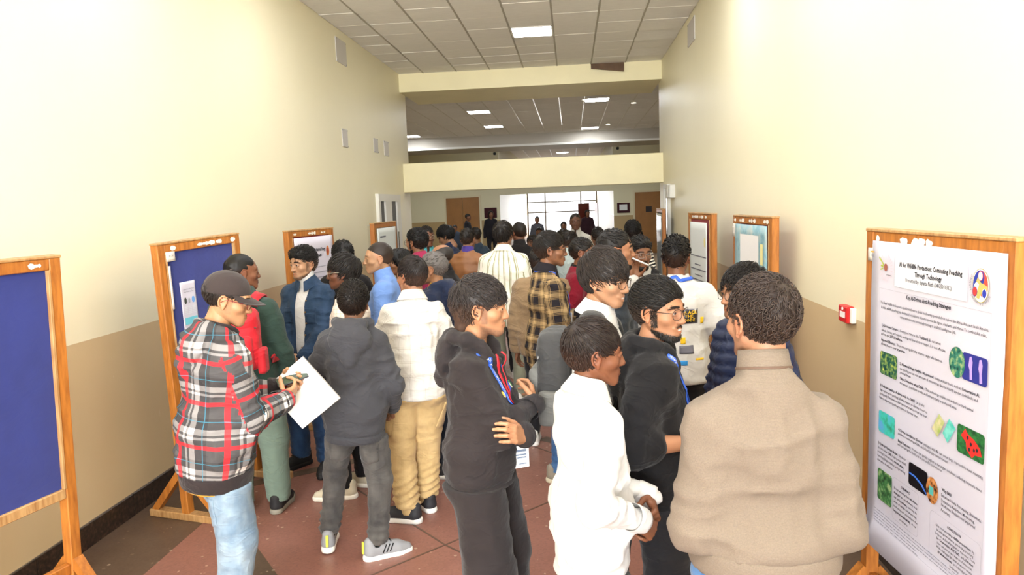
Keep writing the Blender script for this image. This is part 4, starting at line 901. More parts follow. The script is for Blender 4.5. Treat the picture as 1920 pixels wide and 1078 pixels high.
# ---- shared small meshes
def eye_mesh():
    V = []; F = []; fm = []; N = 14; ang = [0, 15, 33, 38, 60, 90, 130, 180]; R = .0135
    for a in ang:
        for k in range(N): V.append((R * math.sin(rad(a)) * math.cos(2 * PI * k / N), R * math.cos(rad(a)) + (.001 if a < 30 else 0), R * math.sin(rad(a)) * math.sin(2 * PI * k / N)))
    for i in range(len(ang) - 1):
        for k in range(N): F.append([i * N + k, (i + 1) * N + k, (i + 1) * N + (k + 1) % N, i * N + (k + 1) % N]); fm.append(2 if i == 0 else (1 if i == 1 else 0))
    return mesh('eye', V, F, True, fm=fm)
EYE = eye_mesh(); M_EYE = [plain('eye white', 'B4ACA4', .2), plain('iris', '2A1710', .15), plain('pupil', '050404', .1)]
for m_ in M_EYE: EYE.materials.append(m_)
def specs_mesh():
    b = MB(); L = []
    for s in (-1, 1):
        pts = [(s * .034 + .026 * np.sign(math.cos(a)) * abs(math.cos(a)) ** .75, .1005 - .010 * (abs(s * .034 + .026 * math.cos(a)) / .06) ** 2, -.006 + .021 * np.sign(math.sin(a)) * abs(math.sin(a)) ** .8) for a in np.linspace(0, 2 * PI, 22)]
        b.tube(pts, .0013, 6, False); L.append(pts[:-1])
        b.tube([(s * .06, .092, .002), (s * .074, .06, .003), (s * .081, -.004, .004), (s * .079, -.024, -.012)], .0014, 6)
    b.tube([(-.009, .1005, -.002), (0, .103, .001), (.009, .1005, -.002)], .0013, 6)
    lens = MB()
    for p in L: lens.add(p, [list(range(len(p)))])
    return b.mesh('glasses', True), [MB().add(p, [list(range(len(p)))]).mesh('lens') for p in L]
SPECS, LENS = specs_mesh()
M_LENS = NT('lens', .03); _mx = M_LENS.n('ShaderNodeMixShader', i_0=.07); _tr = M_LENS.n('ShaderNodeBsdfTransparent'); _gl = M_LENS.n('ShaderNodeBsdfGlossy'); _gl.inputs['Roughness'].default_value = .03
M_LENS.l(_tr.outputs[0], _mx.inputs[1]); M_LENS.l(_gl.outputs[0], _mx.inputs[2]); M_LENS.l(_mx.outputs[0], M_LENS.N['Material Output'].inputs[0]); M_LENS = M_LENS.m
def shoe_tpl():
    S = SDF()  # toe towards +y, ankle at y=0, ground z=0
    S.rc((0, -.045, .06), (0, -.05, .10), .036, .036, k=.02); S.rc((0, -.04, .045), (.004, .13, .04), .040, .042, k=.03); S.rc((.004, .13, .038), (.008, .185, .034), .042, .03, k=.02); S.rc((0, 0, .085), (.003, .10, .058), .035, .03, k=.03)
    S.rc((0, -.01, .09), (0, -.02, .2), .035, .04, k=.01, mode='s'); S.plane((0, 0, -1), -.022)
    up = S.surf(.0065)
    S = SDF(); S.rc((0, -.05, .015), (.004, .125, .015), .044, .05, k=.02); S.rc((.004, .125, .015), (.008, .19, .02), .05, .034, k=.02); S.plane((0, 0, 1), .034); S.plane((0, 0, -1), 0.0)
    S.ops = S.ops[:2] + S.ops[2:]; so = S.surf(.0065); return up, so
_u, _s = shoe_tpl(); SHOE = mesh('shoe', *_u); SOLE = mesh('sole', *_s)
lc = MB()
for k in range(5): lc.tube([(-.022, .045 + .022 * k, .112 - .0125 * k), (0, .05 + .022 * k, .118 - .0125 * k), (.024, .055 + .022 * k, .110 - .0125 * k)], .0032, 5)
LACES = lc.mesh('laces', True)
STR3 = [MB().bar((g * .044 + .003, .02 + .022 * k, .046), (g * .035 + .001, .045 + .022 * k, .088), .007, .004, (1, 0, 0)).mesh('side_stripe') for g in (-1, 1) for k in range(3)]
M_SKIN = attr_mat('skin', .48, .35, sss=.06, bscale=220, bst=.06); M_HAIR = attr_mat('hair', .5, .28, bscale=160, bst=.2)
def skin(c):
    v = np.array(lin(c)); g = v @ np.array((.3, .59, .11)); return (v * .9 + g * .1) * .82
# ---- posing
def ik(a, c, l1, l2, pole):
    a = np.array(a, float); c = np.array(c, float); d = c - a; L = np.linalg.norm(d); L2 = min(L, (l1 + l2) * .995); d = d / L; c = a + d * L2
    x = (l1 * l1 - l2 * l2 + L2 * L2) / (2 * L2); h = math.sqrt(max(l1 * l1 - x * x, 0)); p = np.array(pole, float); p = p - d * (p @ d); p /= np.linalg.norm(p); return a + d * x + p * h, c
ARMS = dict(
    down=lambda s: dict(w=(s * .255, .06, .80), p=(s * .5, -1, 0), h='relax', n=(s * 1, .2, 0)),
    clasp=lambda s: dict(w=(s * .075, .235, .90), p=(s * 1, -.7, -.2), h='curl', d=(-s * .85, .35, -.35), n=(s * .2, 1, .3)),
    pocket=lambda s: dict(w=(s * .215, .12, .90), p=(s * .8, -1, 0), h='curl'),
    back=lambda s: dict(w=(s * .05, -.17, .92), p=(s * 1, -.4, 0), h='relax'),
    chest=lambda s: dict(w=(s * .07, .27, 1.12), p=(s * .8, -.3, -1), h='hold', d=(-s * .3, .8, .45), n=(s * .6, .2, .7)),
    fwd=lambda s: dict(w=(s * .15, .30, 1.05), p=(s * .9, -.6, -.6), h='hold'),
    cross=lambda s: dict(w=(-s * .115, .215, 1.115 + .035 * s), p=(s * 1, -.1, -.9), h='over', d=(-s * .75, -.25, .35), n=(-s * .35, .9, .2)))
NP_ = 0
def person(label, pos, H, yaw, head=None, pitch=0, roll=0, skin_c='A9714F', hair='short', hair_c='17120F', beard=0, face='a', lod=0, top=None, legs=None, R='down', L='down', feet=None, shoes=('2A2A2C', 'D9D6D0'), lean=0, side=0, twist=0, fat=0., sw=1., glasses=None, lanyard=None, grp='people visiting the poster corridor', nm='person', hz=0, stoop=0, extra=None, tilt=0, sz=.010):
    """pos on the floor, yaw: 0 looks away from the camera (+y), 90 to the left (-x), 180 towards the camera; head: absolute yaw"""
    s = H / 1.72; root = thing(nm, label, 'person', (pos[0], pos[1], 0), rad(yaw), grp)
    if tilt: root.rotation_euler = (Matrix.Rotation(rad(tilt), 3, 'Y') @ Matrix.Rotation(rad(yaw), 3, 'Z')).to_euler()
    h = (.0100, .0155, .028)[lod]
    top = top or {}; legs = legs or {}; hy = rad((head if head is not None else yaw) - yaw); Ry_ = Rz(rad(yaw))
    def loc(w): return (np.array(w, float) - np.array((pos[0], pos[1], 0))) @ Ry_     # world -> local
    CR = Rz(rad(twist)) @ Rx(rad(-lean)) @ Ry(rad(side)); PV = np.array((0, 0, .95 * s))
    def C(p): return PV + CR @ (np.array(p, float) * s - PV)
    hs = .45 * 1.0 + .55 * s; HR = Rz(hy) @ Rx(rad(-pitch)) @ Ry(rad(roll)); nb = C((0, -.018, 1.445)); hc = C((0, .028, 1.60)); hc[2] = H - .128 * hs + hz - .0
    hc[:2] += C((0, stoop, 1.6))[:2] - C((0, 0, 1.6))[:2]
    arm = {}
    for sd, sg, a in (('R', 1, R), ('L', -1, L)):
        q = dict(ARMS[a](sg)) if isinstance(a, str) else dict(a); S0 = C((sg * .150 * sw, -.008, 1.362 - sz))
        wt = loc(q['W']) if 'W' in q else C(q['w']); E, Wp = ik(S0, wt, .285 * s, .255 * s, CR @ np.array(q.get('p', (sg * .5, -1, -.2)), float)); dirn = np.array(loc(np.array(q['D']) + np.array((pos[0], pos[1], 0))) if 'D' in q else (CR @ np.array(q['d']) if 'd' in q else Wp - E), float)
        nn = np.array(loc(np.array(q['Nw']) + np.array((pos[0], pos[1], 0))) if 'Nw' in q else (CR @ np.array(q['n'], float) if 'n' in q else (sg, .2, .3)), float); arm[sd] = dict(S=S0, E=E, W=Wp, d=dirn / np.linalg.norm(dirn), n=nn, h=q.get('h', 'relax'), sg=sg)
    feet = feet or ((.11, .0, -10), (-.11, .02, 10)); leg = {}
    for sd, sg, f in (('R', 1, feet[0]), ('L', -1, feet[1])):
        f = list(f)
        if len(f) == 4: q = loc((f[1], f[2], 0)); f = [q[0], q[1], f[3] - yaw]   # ('w', x, y, worldyaw)
        hp = np.array((sg * .092 * s, 0, .90 * s)); kp = np.array((-math.sin(rad(f[2])), math.cos(rad(f[2])), 0)) + np.array((0, .6, 0)); Dl = float(np.linalg.norm(hp - np.array((f[0], f[1], .09)))) * 1.006; K, A = ik(hp, (f[0], f[1], .09), .508 * Dl, .492 * Dl, kp); leg[sd] = dict(H=hp, K=K, A=A, f=f)
    # --- garments
    e = top.get('e', .018); kind = top.get('kind', 'shirt'); slv = top.get('sleeve', 'long'); hem = top.get('hem', .84) * s; ph = (pos[0] * 7.3 + pos[1] * 3.1) % 17
    def torso(S, e, k=.06, core=False):
        S.el(C((0, .0, 1.22)), np.array((.146 * sw, .098, .16)) * s + e, CR, k=k); S.el(C((0, .008 + fat * .4, 1.06)), np.array((.130 + fat * .8, .094 + fat, .17)) * s + e, CR, k=k)
        S.el(C((0, -.038, 1.28)), np.array((.125 * sw, .070, .115)) * s + e, CR, k=k); S.el(C((0, -.045, 1.40)), np.array((.085, .045, .06)) * s + e * .5, CR, k=.04)
        S.el((0, -.006 * s, .94 * s), np.array((.153 + fat * .6, .112 + fat * .5, .14)) * s + e, k=k)
        S.rc(C((-.122 * sw, -.012, 1.362 - sz)), C((.122 * sw, -.012, 1.362 - sz)), .043 * s + e * .8, .043 * s + e * .8, k=.05)
        for g in (-1, 1): S.rc(C((g * .025, -.025, 1.445)), C((g * .115 * sw, -.014, 1.375 - sz)), .034 * s + e * .5, .034 * s + e * .6, k=.03)
    T = SDF(); torso(T, e)
    def skirt(S, e): S.el((0, -.014, .90 * s), np.array((.158 + fat * .6, .128 + fat * .5, .32)) * s + e, k=.05)
    if hem < .90 * s: skirt(T, e * .9)
    if kind in ('hoodie', 'jacket', 'sweater', 'bomber'): T.el(C((0, .004, 1.0)), np.array((.158 + fat * .8, .112 + fat, .11)) * s + e * 1.25, CR, k=.05)
    ra = top.get('ra', .0)
    for sd in 'RL':
        a = arm[sd]; rp = top.get('rip', .006) if lod < 2 else 0
        if slv == 'short':
            dd = (a['E'] - a['S']); T.rc(a['S'], a['S'] + dd * .80, .056 * s + e * .8, .056 * s + e * 1.5, k=.03, flat=True); continue
        T.rc(a['S'], a['E'], .050 * s + e * .8 + ra, .043 * s + e * .85 + ra, k=.05, rip=(rp, .055, ph + a['sg'], .85) if rp else None)
        cut = dict(long=.97, three=.55, rolled=.30, short=None)[slv]
        if cut: T.rc(a['E'], a['E'] + (a['W'] - a['E']) * cut, .043 * s + e * .85 + ra, (.031 * s + e * .7 + ra) if slv == 'long' else .048 * s + e, k=.02, rip=(rp, .05, ph + 2 * a['sg'], .1 if slv == 'long' else .5) if rp else None)
    if top.get('hood'):
        r = .031 * s; P = [C(q) for q in ((-.028, .085, 1.365), (-.070, .055, 1.42), (-.092, -.015, 1.465), (-.066, -.082, 1.475), (0, -.102, 1.472), (.066, -.082, 1.475), (.092, -.015, 1.465), (.070, .055, 1.42), (.028, .085, 1.365))]
        for q in range(8): T.rc(P[q], P[q + 1], r * (.75 if q in (0, 7) else 1), r * (.75 if q in (0, 7) else 1), k=.016)
        T.el(C((0, -.125, 1.395)), np.array((.125, .056, .095)) * s, CR @ Rx(rad(-14)), k=.014); T.el(C((0, -.145, 1.34)), np.array((.06, .046, .10)) * s, CR @ Rx(rad(-10)), k=.016)
    if top.get('fur'): T.el(C((0, -.10, 1.46)), np.array((.10, .05, .04)) * s, CR, k=.02)
    if kind == 'puffer':
        wl = .052
        T.custom(lambda x, y, z, F: F - .011 * np.abs(np.sin(PI * (z + .02 * np.sin(x * 9) + .3 * (np.abs(x) > .2) * np.abs(x)) / wl)) + .004)
    elif lod < 2:
        T.disp(top.get('w1', .006), 6, 6, 15, ph, True); T.disp(top.get('w2', .005), 14, 14, 5, ph + 5, True); T.disp(.0022, 30, 30, 44, ph + 8)
    if top.get('open'):
        ow = top['open']; T.box(C((0, .2, 1.1)), (ow * s, .17, .5), .01, CR, k=.01, mode='s')
    if top.get('vneck'):
        vn = top['vneck']; T.rc(C((0, .17, 1.47)), C((0, .14, 1.47 - vn)), .075 * s, .012, k=.01, mode='s')
    T.rc(nb + np.array((0, .004, .045)) * s, hc, (.051 if not top.get('hood') else .056) * s, .062 * s, k=.006, mode='s')
    hs_ = top.get('hemslope', 0); T.plane((0, hs_, -1), -hem, k=.012)
    V, F = T.surf(h); tm = top.get('mat') or cloth('plain grey', '777777'); mats = [tm]; fm = None
    uv = garment_uv(V, F, arm, s, CR, PV) if top.get('uv') else None
    gm = obj({'hoodie': 'hoodie', 'puffer': 'puffer_jacket', 'jacket': 'jacket', 'sweater': 'sweater', 'shirt': 'shirt', 'tshirt': 't_shirt', 'blazer': 'blazer', 'bomber': 'varsity_jacket', 'coat': 'coat'}.get(kind, 'shirt'), mesh('garment', V, F, uv=[uv] if uv is not None else None), mats, root)
    if top.get('label'): gm['label'] = top['label']
    has_band = kind in ('hoodie', 'sweater', 'bomber', 'jacket') and top.get('rib', True) and lod < 2
    if has_band:
        rm = top.get('ribmat') or tm; bh = top.get('ribh', .055) * s; dr = top.get('ribdrop', .05) * s; Q_ = SDF(); torso(Q_, e * .8); skirt(Q_, e * .65)
        Q_.el((0, -.004, hem - .01), np.array((.150 + fat * .7, .110 + fat * .7, .14)) * s + e * .8, k=.06); Q_.plane((0, 0, 1), hem + .012, k=.004); Q_.plane((0, 0, -1), -hem + dr, k=.008)
        Vb, Fb = Q_.surf(h * 1.2); obj('hem_band', mesh('hem_band', Vb, Fb), rm, root)
        if slv == 'long':
            for sd in 'RL': a = arm[sd]; cuff(a['E'], a['W'], (.033 * s + e * .55 + ra * .5), root, rm, s)
    elif slv == 'long' and lod < 2:
        for sd in 'RL': a = arm[sd]; cuff(a['E'], a['W'], (.031 * s + e * .62 + ra), root, tm, s)
    # shirts worn under an open front
    if top.get('inner'):
        U = SDF(); torso(U, e - .014, .06)
        if top.get('roll'): U.rc(nb - np.array((0, 0, .03)), nb + (hc - nb) * .55, .068 * s, .066 * s, k=.012)
        U.rc(nb + (hc - nb) * .62, hc, .05 * s, .06 * s, k=.004, mode='s'); U.plane((0, 0, -1), -hem - .0); Vi, Fi = U.surf(h * 1.15); obj('inner_shirt', mesh('inner', Vi, Fi), top['inner'], root)
    # collar
    col = top.get('collar')
    if col:
        cm = top.get('colmat') or tm; ax = (hc - nb) / np.linalg.norm(hc - nb)
        if col == 'stand': neck_ring(nb, ax, CR, s, root, cm, .078, .064, -.03, .055, gap=10, name='collar')
        elif col == 'shirt': neck_ring(nb, ax, CR, s, root, cm, .066, .060, -.02, .040, gap=16, name='collar_stand'); neck_ring(nb, ax, CR, s, root, cm, .100, .065, -.008, .044, gap=13, name='collar', dip=.020)
        elif col == 'crew': neck_ring(nb, ax, CR, s, root, cm, .084, .070, -.02, .012, gap=0, name='neckband', dip=.018)
        elif col == 'rib': neck_ring(nb, ax, CR, s, root, cm, .086, .070, -.02, .03, gap=14, name='collar', dip=.012)
    # trousers
    B = SDF(); lm = legs.get('mat') or cloth('dark trousers', '232428'); le = legs.get('e', .010); hemz = legs.get('hem', .075)
    B.el((0, -.006, .93 * s), np.array((.138 + fat * .5, .096 + fat * .4, .12)) * s + le, k=.03)
    for sd, g in (('R', 1), ('L', -1)):
        q = leg[sd]; Hh, K, A = q['H'], q['K'], q['A']; B.el(Hh + np.array((-.012 * g, -.05, -.02)) * s, np.array((.082, .075, .095)) * s + le, k=.03)
        rp = legs.get('rip', .006) if lod < 2 else 0; wd = legs.get('w', 1.0)
        B.rc(Hh + np.array((-.005 * g, 0, 0)), K, .088 * s + le, (.058 * s + le) * wd, k=.025 if g > 0 else .022, rip=(rp * .7, .07, ph + g, 1.0) if rp else None); lw = (.043 * s + le) * wd
        B.rc(K, A + np.array((0, 0, -.02)), (.058 * s + le) * wd, lw * legs.get('flare', 1), k=.03, rip=(rp * legs.get('stack', 1.), .05, ph + 3 * g, legs.get('ripc', .95)) if rp else None)
    if lod < 2: B.disp(legs.get('w1', .005), 9, 9, 12, ph + 2, True); B.disp(.005, 14, 14, 6, ph + 3)
    B.plane((0, 0, 1), min(.97 * s, hem + (.03 if not has_band else .02 - top.get('ribdrop', .05) * s))); B.plane((0, 0, -1), -hemz)
    V, F = B.surf(h * 1.3); to = obj('trousers', mesh('trousers', V, F), lm, root)
    if legs.get('cuff') and lod < 2:
        for sd in 'RL': q = leg[sd]; b = q['A']; V_, F_ = tube_np([Vector(b + np.array((0, 0, z))) for z in (-.03, -.015, .0, .02, .03)], [.047 * s, .05 * s, .05 * s, .049 * s, .046 * s], 18, False); MB().add(V_, F_).build('ankle_cuff', lm, root, smooth=True)
    # shoes
    su, so = shoes[0], shoes[1]
    for sd, g in (('R', 1), ('L', -1)):
        q = leg[sd]; A = q['A']; m = Matrix.Translation((A[0], A[1], 0)) @ Matrix.Rotation(rad(q['f'][2]), 4, 'Z') @ Matrix.Diagonal((g * s, s, 1, 1))
        sh = inst('shoe', SHOE, plain('shoe upper ' + su, su, .7, bump=.2, bscale=300), root, m); inst('sole', SOLE, plain('shoe sole ' + so, so, .6), sh)
        if lod == 0:
            inst('laces', LACES, plain('laces ' + (shoes[2] if len(shoes) > 2 else '1A1A1A'), shoes[2] if len(shoes) > 2 else '1A1A1A', .8), sh)
            if len(shoes) > 3: [inst('side_stripe', q_, plain('stripes ' + shoes[3], shoes[3], .6), sh) for q_ in STR3]
    # --- body: one skin mesh
    sk = skin(skin_c); hcx = np.array(lin(hair_c)) * 1.45 + .001; VV = []; FF = []; CC = []; n = 0
    def addp(V, F, c):
        nonlocal n
        VV.append(V); FF.append(F + n); CC.append(np.broadcast_to(c, (len(V), 3)).astype(np.float32)); n += len(V)
    V, F, m = head_tpl(face, lod); c = np.tile(sk, (len(V), 1)); c *= (1 + (vnoise(V[:, 0] * 90, V[:, 1] * 90, V[:, 2] * 90) - .5) * .10)[:, None]
    lipc = sk * np.array((.92, .62, .60)); c = c + (lipc - c) * (m['lip'] * .75)[:, None]; c = (c + (np.array((.75, .7, .64)) - c) * (np.clip(1.3 - np.abs(V[:, 2] + .0695) / .0035 - (np.abs(V[:, 0]) / .017) ** 4, 0, 1) * (V[:, 1] > .074))[:, None]) if face == 'smile' and lod == 0 else c * (1 - m['line'] * .55)[:, None]; c *= np.where(m['ear'][:, None] > 0, (1.05, .93, .9), (1, 1, 1))
    if lod > 1: c = c + (hcx - c) * (m['brow'] * .8)[:, None]
    else: c = c + (hcx - c) * (m['brow'] * .8)[:, None]
    if lod > 1:
        ed = np.minimum(np.linalg.norm((V - (.032, .088, -.001)) / (1, 1, .55), axis=1), np.linalg.norm((V - (-.032, .088, -.001)) / (1, 1, .55), axis=1)); c = c * (1 - .75 * np.clip((.0115 - ed) / .004, 0, 1))[:, None]
    if beard:
        nz = vnoise(V[:, 0] * 260, V[:, 1] * 260, V[:, 2] * 160); bb = m['beard'] if beard > .25 else np.maximum(m['mous'] * 1.6, m['beard']); c = c + (hcx * 1.3 - c) * (np.clip(bb * (min(1, beard * 1.25) * .95) * (.75 + .5 * nz), 0, .96))[:, None]
    addp((V * hs) @ HR.T + hc, F, c)
    N_ = SDF(); N_.rc(nb + np.array((0, -.005, -.06)), hc + HR @ np.array((0, -.025, -.06)) * hs, .055 * s, .05 * s, k=.02); N_.el(C((0, -.0, 1.36)), np.array((.08, .06, .05)) * s, CR, k=.04)
    for g in (-1, 1): N_.rc(nb + np.array((0, -.012, .0)), C((g * .08, -.012, 1.37)), .034 * s, .022 * s, k=.03)
    V, F = N_.surf((.011, .015, .022)[lod]); addp(V, F, sk * .97)
    for sd in 'RL':
        a = arm[sd]; A_ = SDF(); lr = .041 if slv != 'long' else .027; A_.rc(a['S'] + (a['E'] - a['S']) * (.2 if slv == 'short' else .6), a['E'], (.047 if slv == 'short' else .027) * s, min(lr, .037) * s, k=.015); A_.rc(a['E'], a['E'] + (a['W'] - a['E']) * .35, min(lr, .037) * s, lr * s, k=.015); A_.rc(a['E'] + (a['W'] - a['E']) * .35, a['W'], lr * s, .0262 * hs, k=.015)
        V, F = A_.surf((.0105, .016, .022)[lod]); addp(V, F, sk)
        if lod < 2:
            V, F, nail = hand_tpl(a['h'], 0 if lod == 0 else 1); x = a['d']; z = a['n'] - x * (a['n'] @ x); z /= np.linalg.norm(z); y = np.cross(z, x) ; sgn = 1 if a['sg'] > 0 else -1
            M3 = np.stack([x, y * sgn, z], 0); Vh = (V * hs * 1.0) @ M3 + a['W']; Fh = F if sgn > 0 else F[:, ::-1]
            ch = np.tile(sk, (len(V), 1)) * (1 + .12 * np.clip((.004 - V[:, 2:3]) / .01, 0, 1)); ch = ch + (np.minimum(sk * 1.35 + .06, 1) - ch) * nail[:, None] * .7; addp(Vh, Fh, ch)
    K_ = SDF(); torso(K_, -.028, .05); K_.el((0, 0, .93 * s), np.array((.12, .08, .1)) * s)
    for sd in 'RL': q = leg[sd]; K_.rc(q['H'], q['K'], .06 * s, .038 * s, k=.02); K_.rc(q['K'], q['A'], .038 * s, .03 * s, k=.02); K_.rc(arm[sd]['S'], arm[sd]['E'], .03 * s, .03 * s, k=.02)
    V, F = K_.surf(.055); addp(V, F, sk)
    obj('body', mesh('body', np.concatenate(VV), np.concatenate(FF), col=np.concatenate(CC)), M_SKIN, root)
    HM = Matrix.Translation(hc) @ Matrix([list(HR[i]) + [0] for i in range(3)] + [[0, 0, 0, 1]]) @ Matrix.Scale(hs, 4)
    if hair:
        V, F, shd, fade = hair_tpl(hair, lod); c = hcx[None] * shd[:, None]; c = c + (sk * .42 - c) * (fade * .6)[:, None]
        me = mesh('hair', V, F, col=c); o = obj('hair', me, M_HAIR, root); o.matrix_local = HM
    if beard > .6 and lod < 2: beard_locks(root, HM, hcx, face, beard)
    if lod < 2:
        for g in (-1, 1):
            o = obj('eye', EYE, None, root); o.matrix_local = HM @ Matrix.Translation((g * .032, .0735, -.001)) @ Matrix.Rotation(rad(top.get('gaze', 0)), 4, 'Z')
    if glasses and lod < 2:
        g = inst('glasses', SPECS, plain('spectacle frame ' + glasses, glasses, .3, metal=.7 if glasses != '15110F' else 0), root, HM)
        for L_ in LENS: inst('lens', L_, M_LENS, g)
    P_ = dict(root=root, C=C, CR=CR, T=T, B=B, s=s, hc=hc, HR=HR, HM=HM, arm=arm, leg=leg, nb=nb, hs=hs, loc=loc, top=tm, leg_mat=lm, R=Ry_, pos=np.array((pos[0], pos[1], 0)))
    if lanyard and lod < 2: add_lanyard(P_, **lanyard)
    return P_
def garment_uv(V, F, arm, s, CR, PV):
    c = V[F].mean(1); best = np.full(len(F), 9.); pick = np.zeros(len(F), int); segs = []
    L = (V - PV) @ CR + PV; Lc = (c - PV) @ CR + PV
    dT = np.hypot(Lc[:, 0], Lc[:, 1] * 1.35) / (.175 * s)
    for si, sd in enumerate('RL'):
        a = arm[sd]; off = 0
        for p, q in ((a['S'], a['E']), (a['E'], a['W'])):
            ab = q - p; t = np.clip(((c - p) @ ab) / (ab @ ab), 0, 1); d = np.linalg.norm(c - p - t[:, None] * ab, axis=1) / (.07 * s); segs.append((p, q, off)); k = len(segs); m = d < best; best[m] = d[m]; pick[m] = k; off += np.linalg.norm(ab)
    pick[dT * .92 < best] = 0; uv = np.zeros((len(F), 4, 2), np.float32)
    m = pick == 0; ang = np.arctan2(L[:, 0], -L[:, 1]); u = ang[F[m]]; r = u - u[:, :1]; u = u - 2 * PI * np.round(r / (2 * PI)); uv[m, :, 0] = u * .165 * s; uv[m, :, 1] = L[F[m], 2]
    for k, (p, q, off) in enumerate(segs):
        m = pick == k + 1; ab = (q - p) / np.linalg.norm(q - p); x = np.cross(ab, (0, 1, 0.15)); x /= np.linalg.norm(x); y = np.cross(ab, x); D = V - p; u = np.arctan2(D @ y, D @ x)[F[m]]; r = u - u[:, :1]; u = u - 2 * PI * np.round(r / (2 * PI)); uv[m, :, 0] = u * .062 * s; uv[m, :, 1] = .02 - ((D @ ab)[F[m]] + off)
    return uv
def cuff(E, W, r, root, mat, s):
    d = (W - E) / np.linalg.norm(W - E); V, F = tube_np([Vector(W + d * q) for q in (-.055, -.045, -.02, .0, .012, .012)], [r * 1.12, r * 1.16, r * 1.1, r * 1.06, r, r * .8], 18, False); MB().add(V, F).build('cuff', mat, root, smooth=True)
def neck_ring(nb, ax, CR, s, root, mat, r0, r1, z0, z1, gap=0, name='collar', dip=.0, n=36):
    z0 += .006; z1 += .018
    """band round the neck; gap = opening at the front in degrees"""
    ax = np.array(ax) * .75 + CR[:, 2] * .25; ax /= np.linalg.norm(ax); fy = CR[:, 1] - ax * (CR[:, 1] @ ax); fy /= np.linalg.norm(fy); fx = np.cross(fy, ax); V = []; m = 6; th = .004
    A = np.linspace(rad(90 + gap), rad(450 - gap), n)
    for a in A:
        fr = max(0, math.sin(a)) ** 2
        for q in range(m + 1):
            v = q / m; r = (r0 + (r1 - r0) * v) * s; z = (z0 + (z1 - z0) * v) * s - dip * s * fr * (1 - v * .3) * 1.4 - .012 * s * fr
            V.append(nb + fx * math.cos(a) * r * 1.0 + fy * (math.sin(a) * r * 1.02 + .008 * s) + ax * z)
    k0 = len(V)
    for i, a in enumerate(A):
        for q in range(m + 1): V.append(V[i * (m + 1) + q] - (fx * math.cos(a) + fy * math.sin(a)) * th)
    F = []
    for i in range(n - 1):
        for q in range(m): a = i * (m + 1) + q; b = a + m + 1; F.append([a, b, b + 1, a + 1]); F.append([k0 + a, k0 + a + 1, k0 + b + 1, k0 + b])
        t = i * (m + 1) + m; F.append([t, t + m + 1, k0 + t + m + 1, k0 + t])
    for i in (0, n - 1):
        for q in range(m): a = i * (m + 1) + q; F.append([a, a + 1, k0 + a + 1, k0 + a])
    obj(name, mesh(name, V, F), mat, root)
def beard_locks(root, HM, hc, face, beard):
    V, F, m = head_tpl(face, 0); rg = np.random.default_rng(5); i = np.nonzero(m['beard'] > .35)[0]; i = rg.choice(i, min(1500, len(i)), replace=False); P = V[i]; n = len(P)
    C = np.array((0, .0, -.03)); N = P - C; N /= np.linalg.norm(N, axis=1, keepdims=True); D = np.array((0, .25, -1.)) + N * .55 + rg.normal(size=(n, 3)) * .25; D /= np.linalg.norm(D, axis=1, keepdims=True); B = np.cross(D, N); B /= np.linalg.norm(B, axis=1, keepdims=True); L = (.004 + .004 * rg.random(n)) * (.5 + .6 * beard)
    w = .0013; A = np.stack([P - N * .001 - B * w, P - N * .001 + B * w, P + N * .0015 + D * (L * .6)[:, None] + B * w * .8, P + D * L[:, None] * 1.1, P + N * .0015 + D * (L * .6)[:, None] - B * w * .8], 1).reshape(-1, 3)
    b = np.arange(n)[:, None] * 5; Q = np.concatenate([b + np.array((0, 1, 2, 4))]); T3 = b + np.array((4, 2, 3))
    me = mesh('beard', A, [Q.astype(np.int32), T3.astype(np.int32)], col=np.tile(hc, (len(A), 1)) * rg.uniform(.8, 1.3, (len(A), 1))); o = obj('beard', me, M_HAIR, root); o.matrix_local = HM
def ribbon(P, N, w, name, mat, root, th=.0012):
    P = np.array(P); T = np.gradient(P, axis=0); T /= np.linalg.norm(T, axis=1, keepdims=True); B = np.cross(T, N); B /= np.linalg.norm(B, axis=1, keepdims=True); V = np.concatenate([P - B * w / 2, P + B * w / 2, P - B * w / 2 + N * th, P + B * w / 2 + N * th]); n = len(P); F = []
    for i in range(n - 1):
        F += [[2 * n + i, 2 * n + i + 1, 3 * n + i + 1, 3 * n + i], [i, n + i, n + i + 1, i + 1], [i, i + 1, 2 * n + i + 1, 2 * n + i], [n + i, 3 * n + i, 3 * n + i + 1, n + i + 1]]
    return obj(name, mesh(name, V, F, True), mat, root), (P + N * (th + .0006), T, B, N)
def surf_path(P_, pts, n=8, off=.005):
    Q = np.array(catmull([P_['C'](p) for p in pts], n), np.float32)
    for _ in range(3):
        d = P_['T'].at(Q) - off; Q = Q - P_['T'].grad(Q) * np.clip(d, -.05, .05)[:, None]
    return Q, P_['T'].grad(Q)
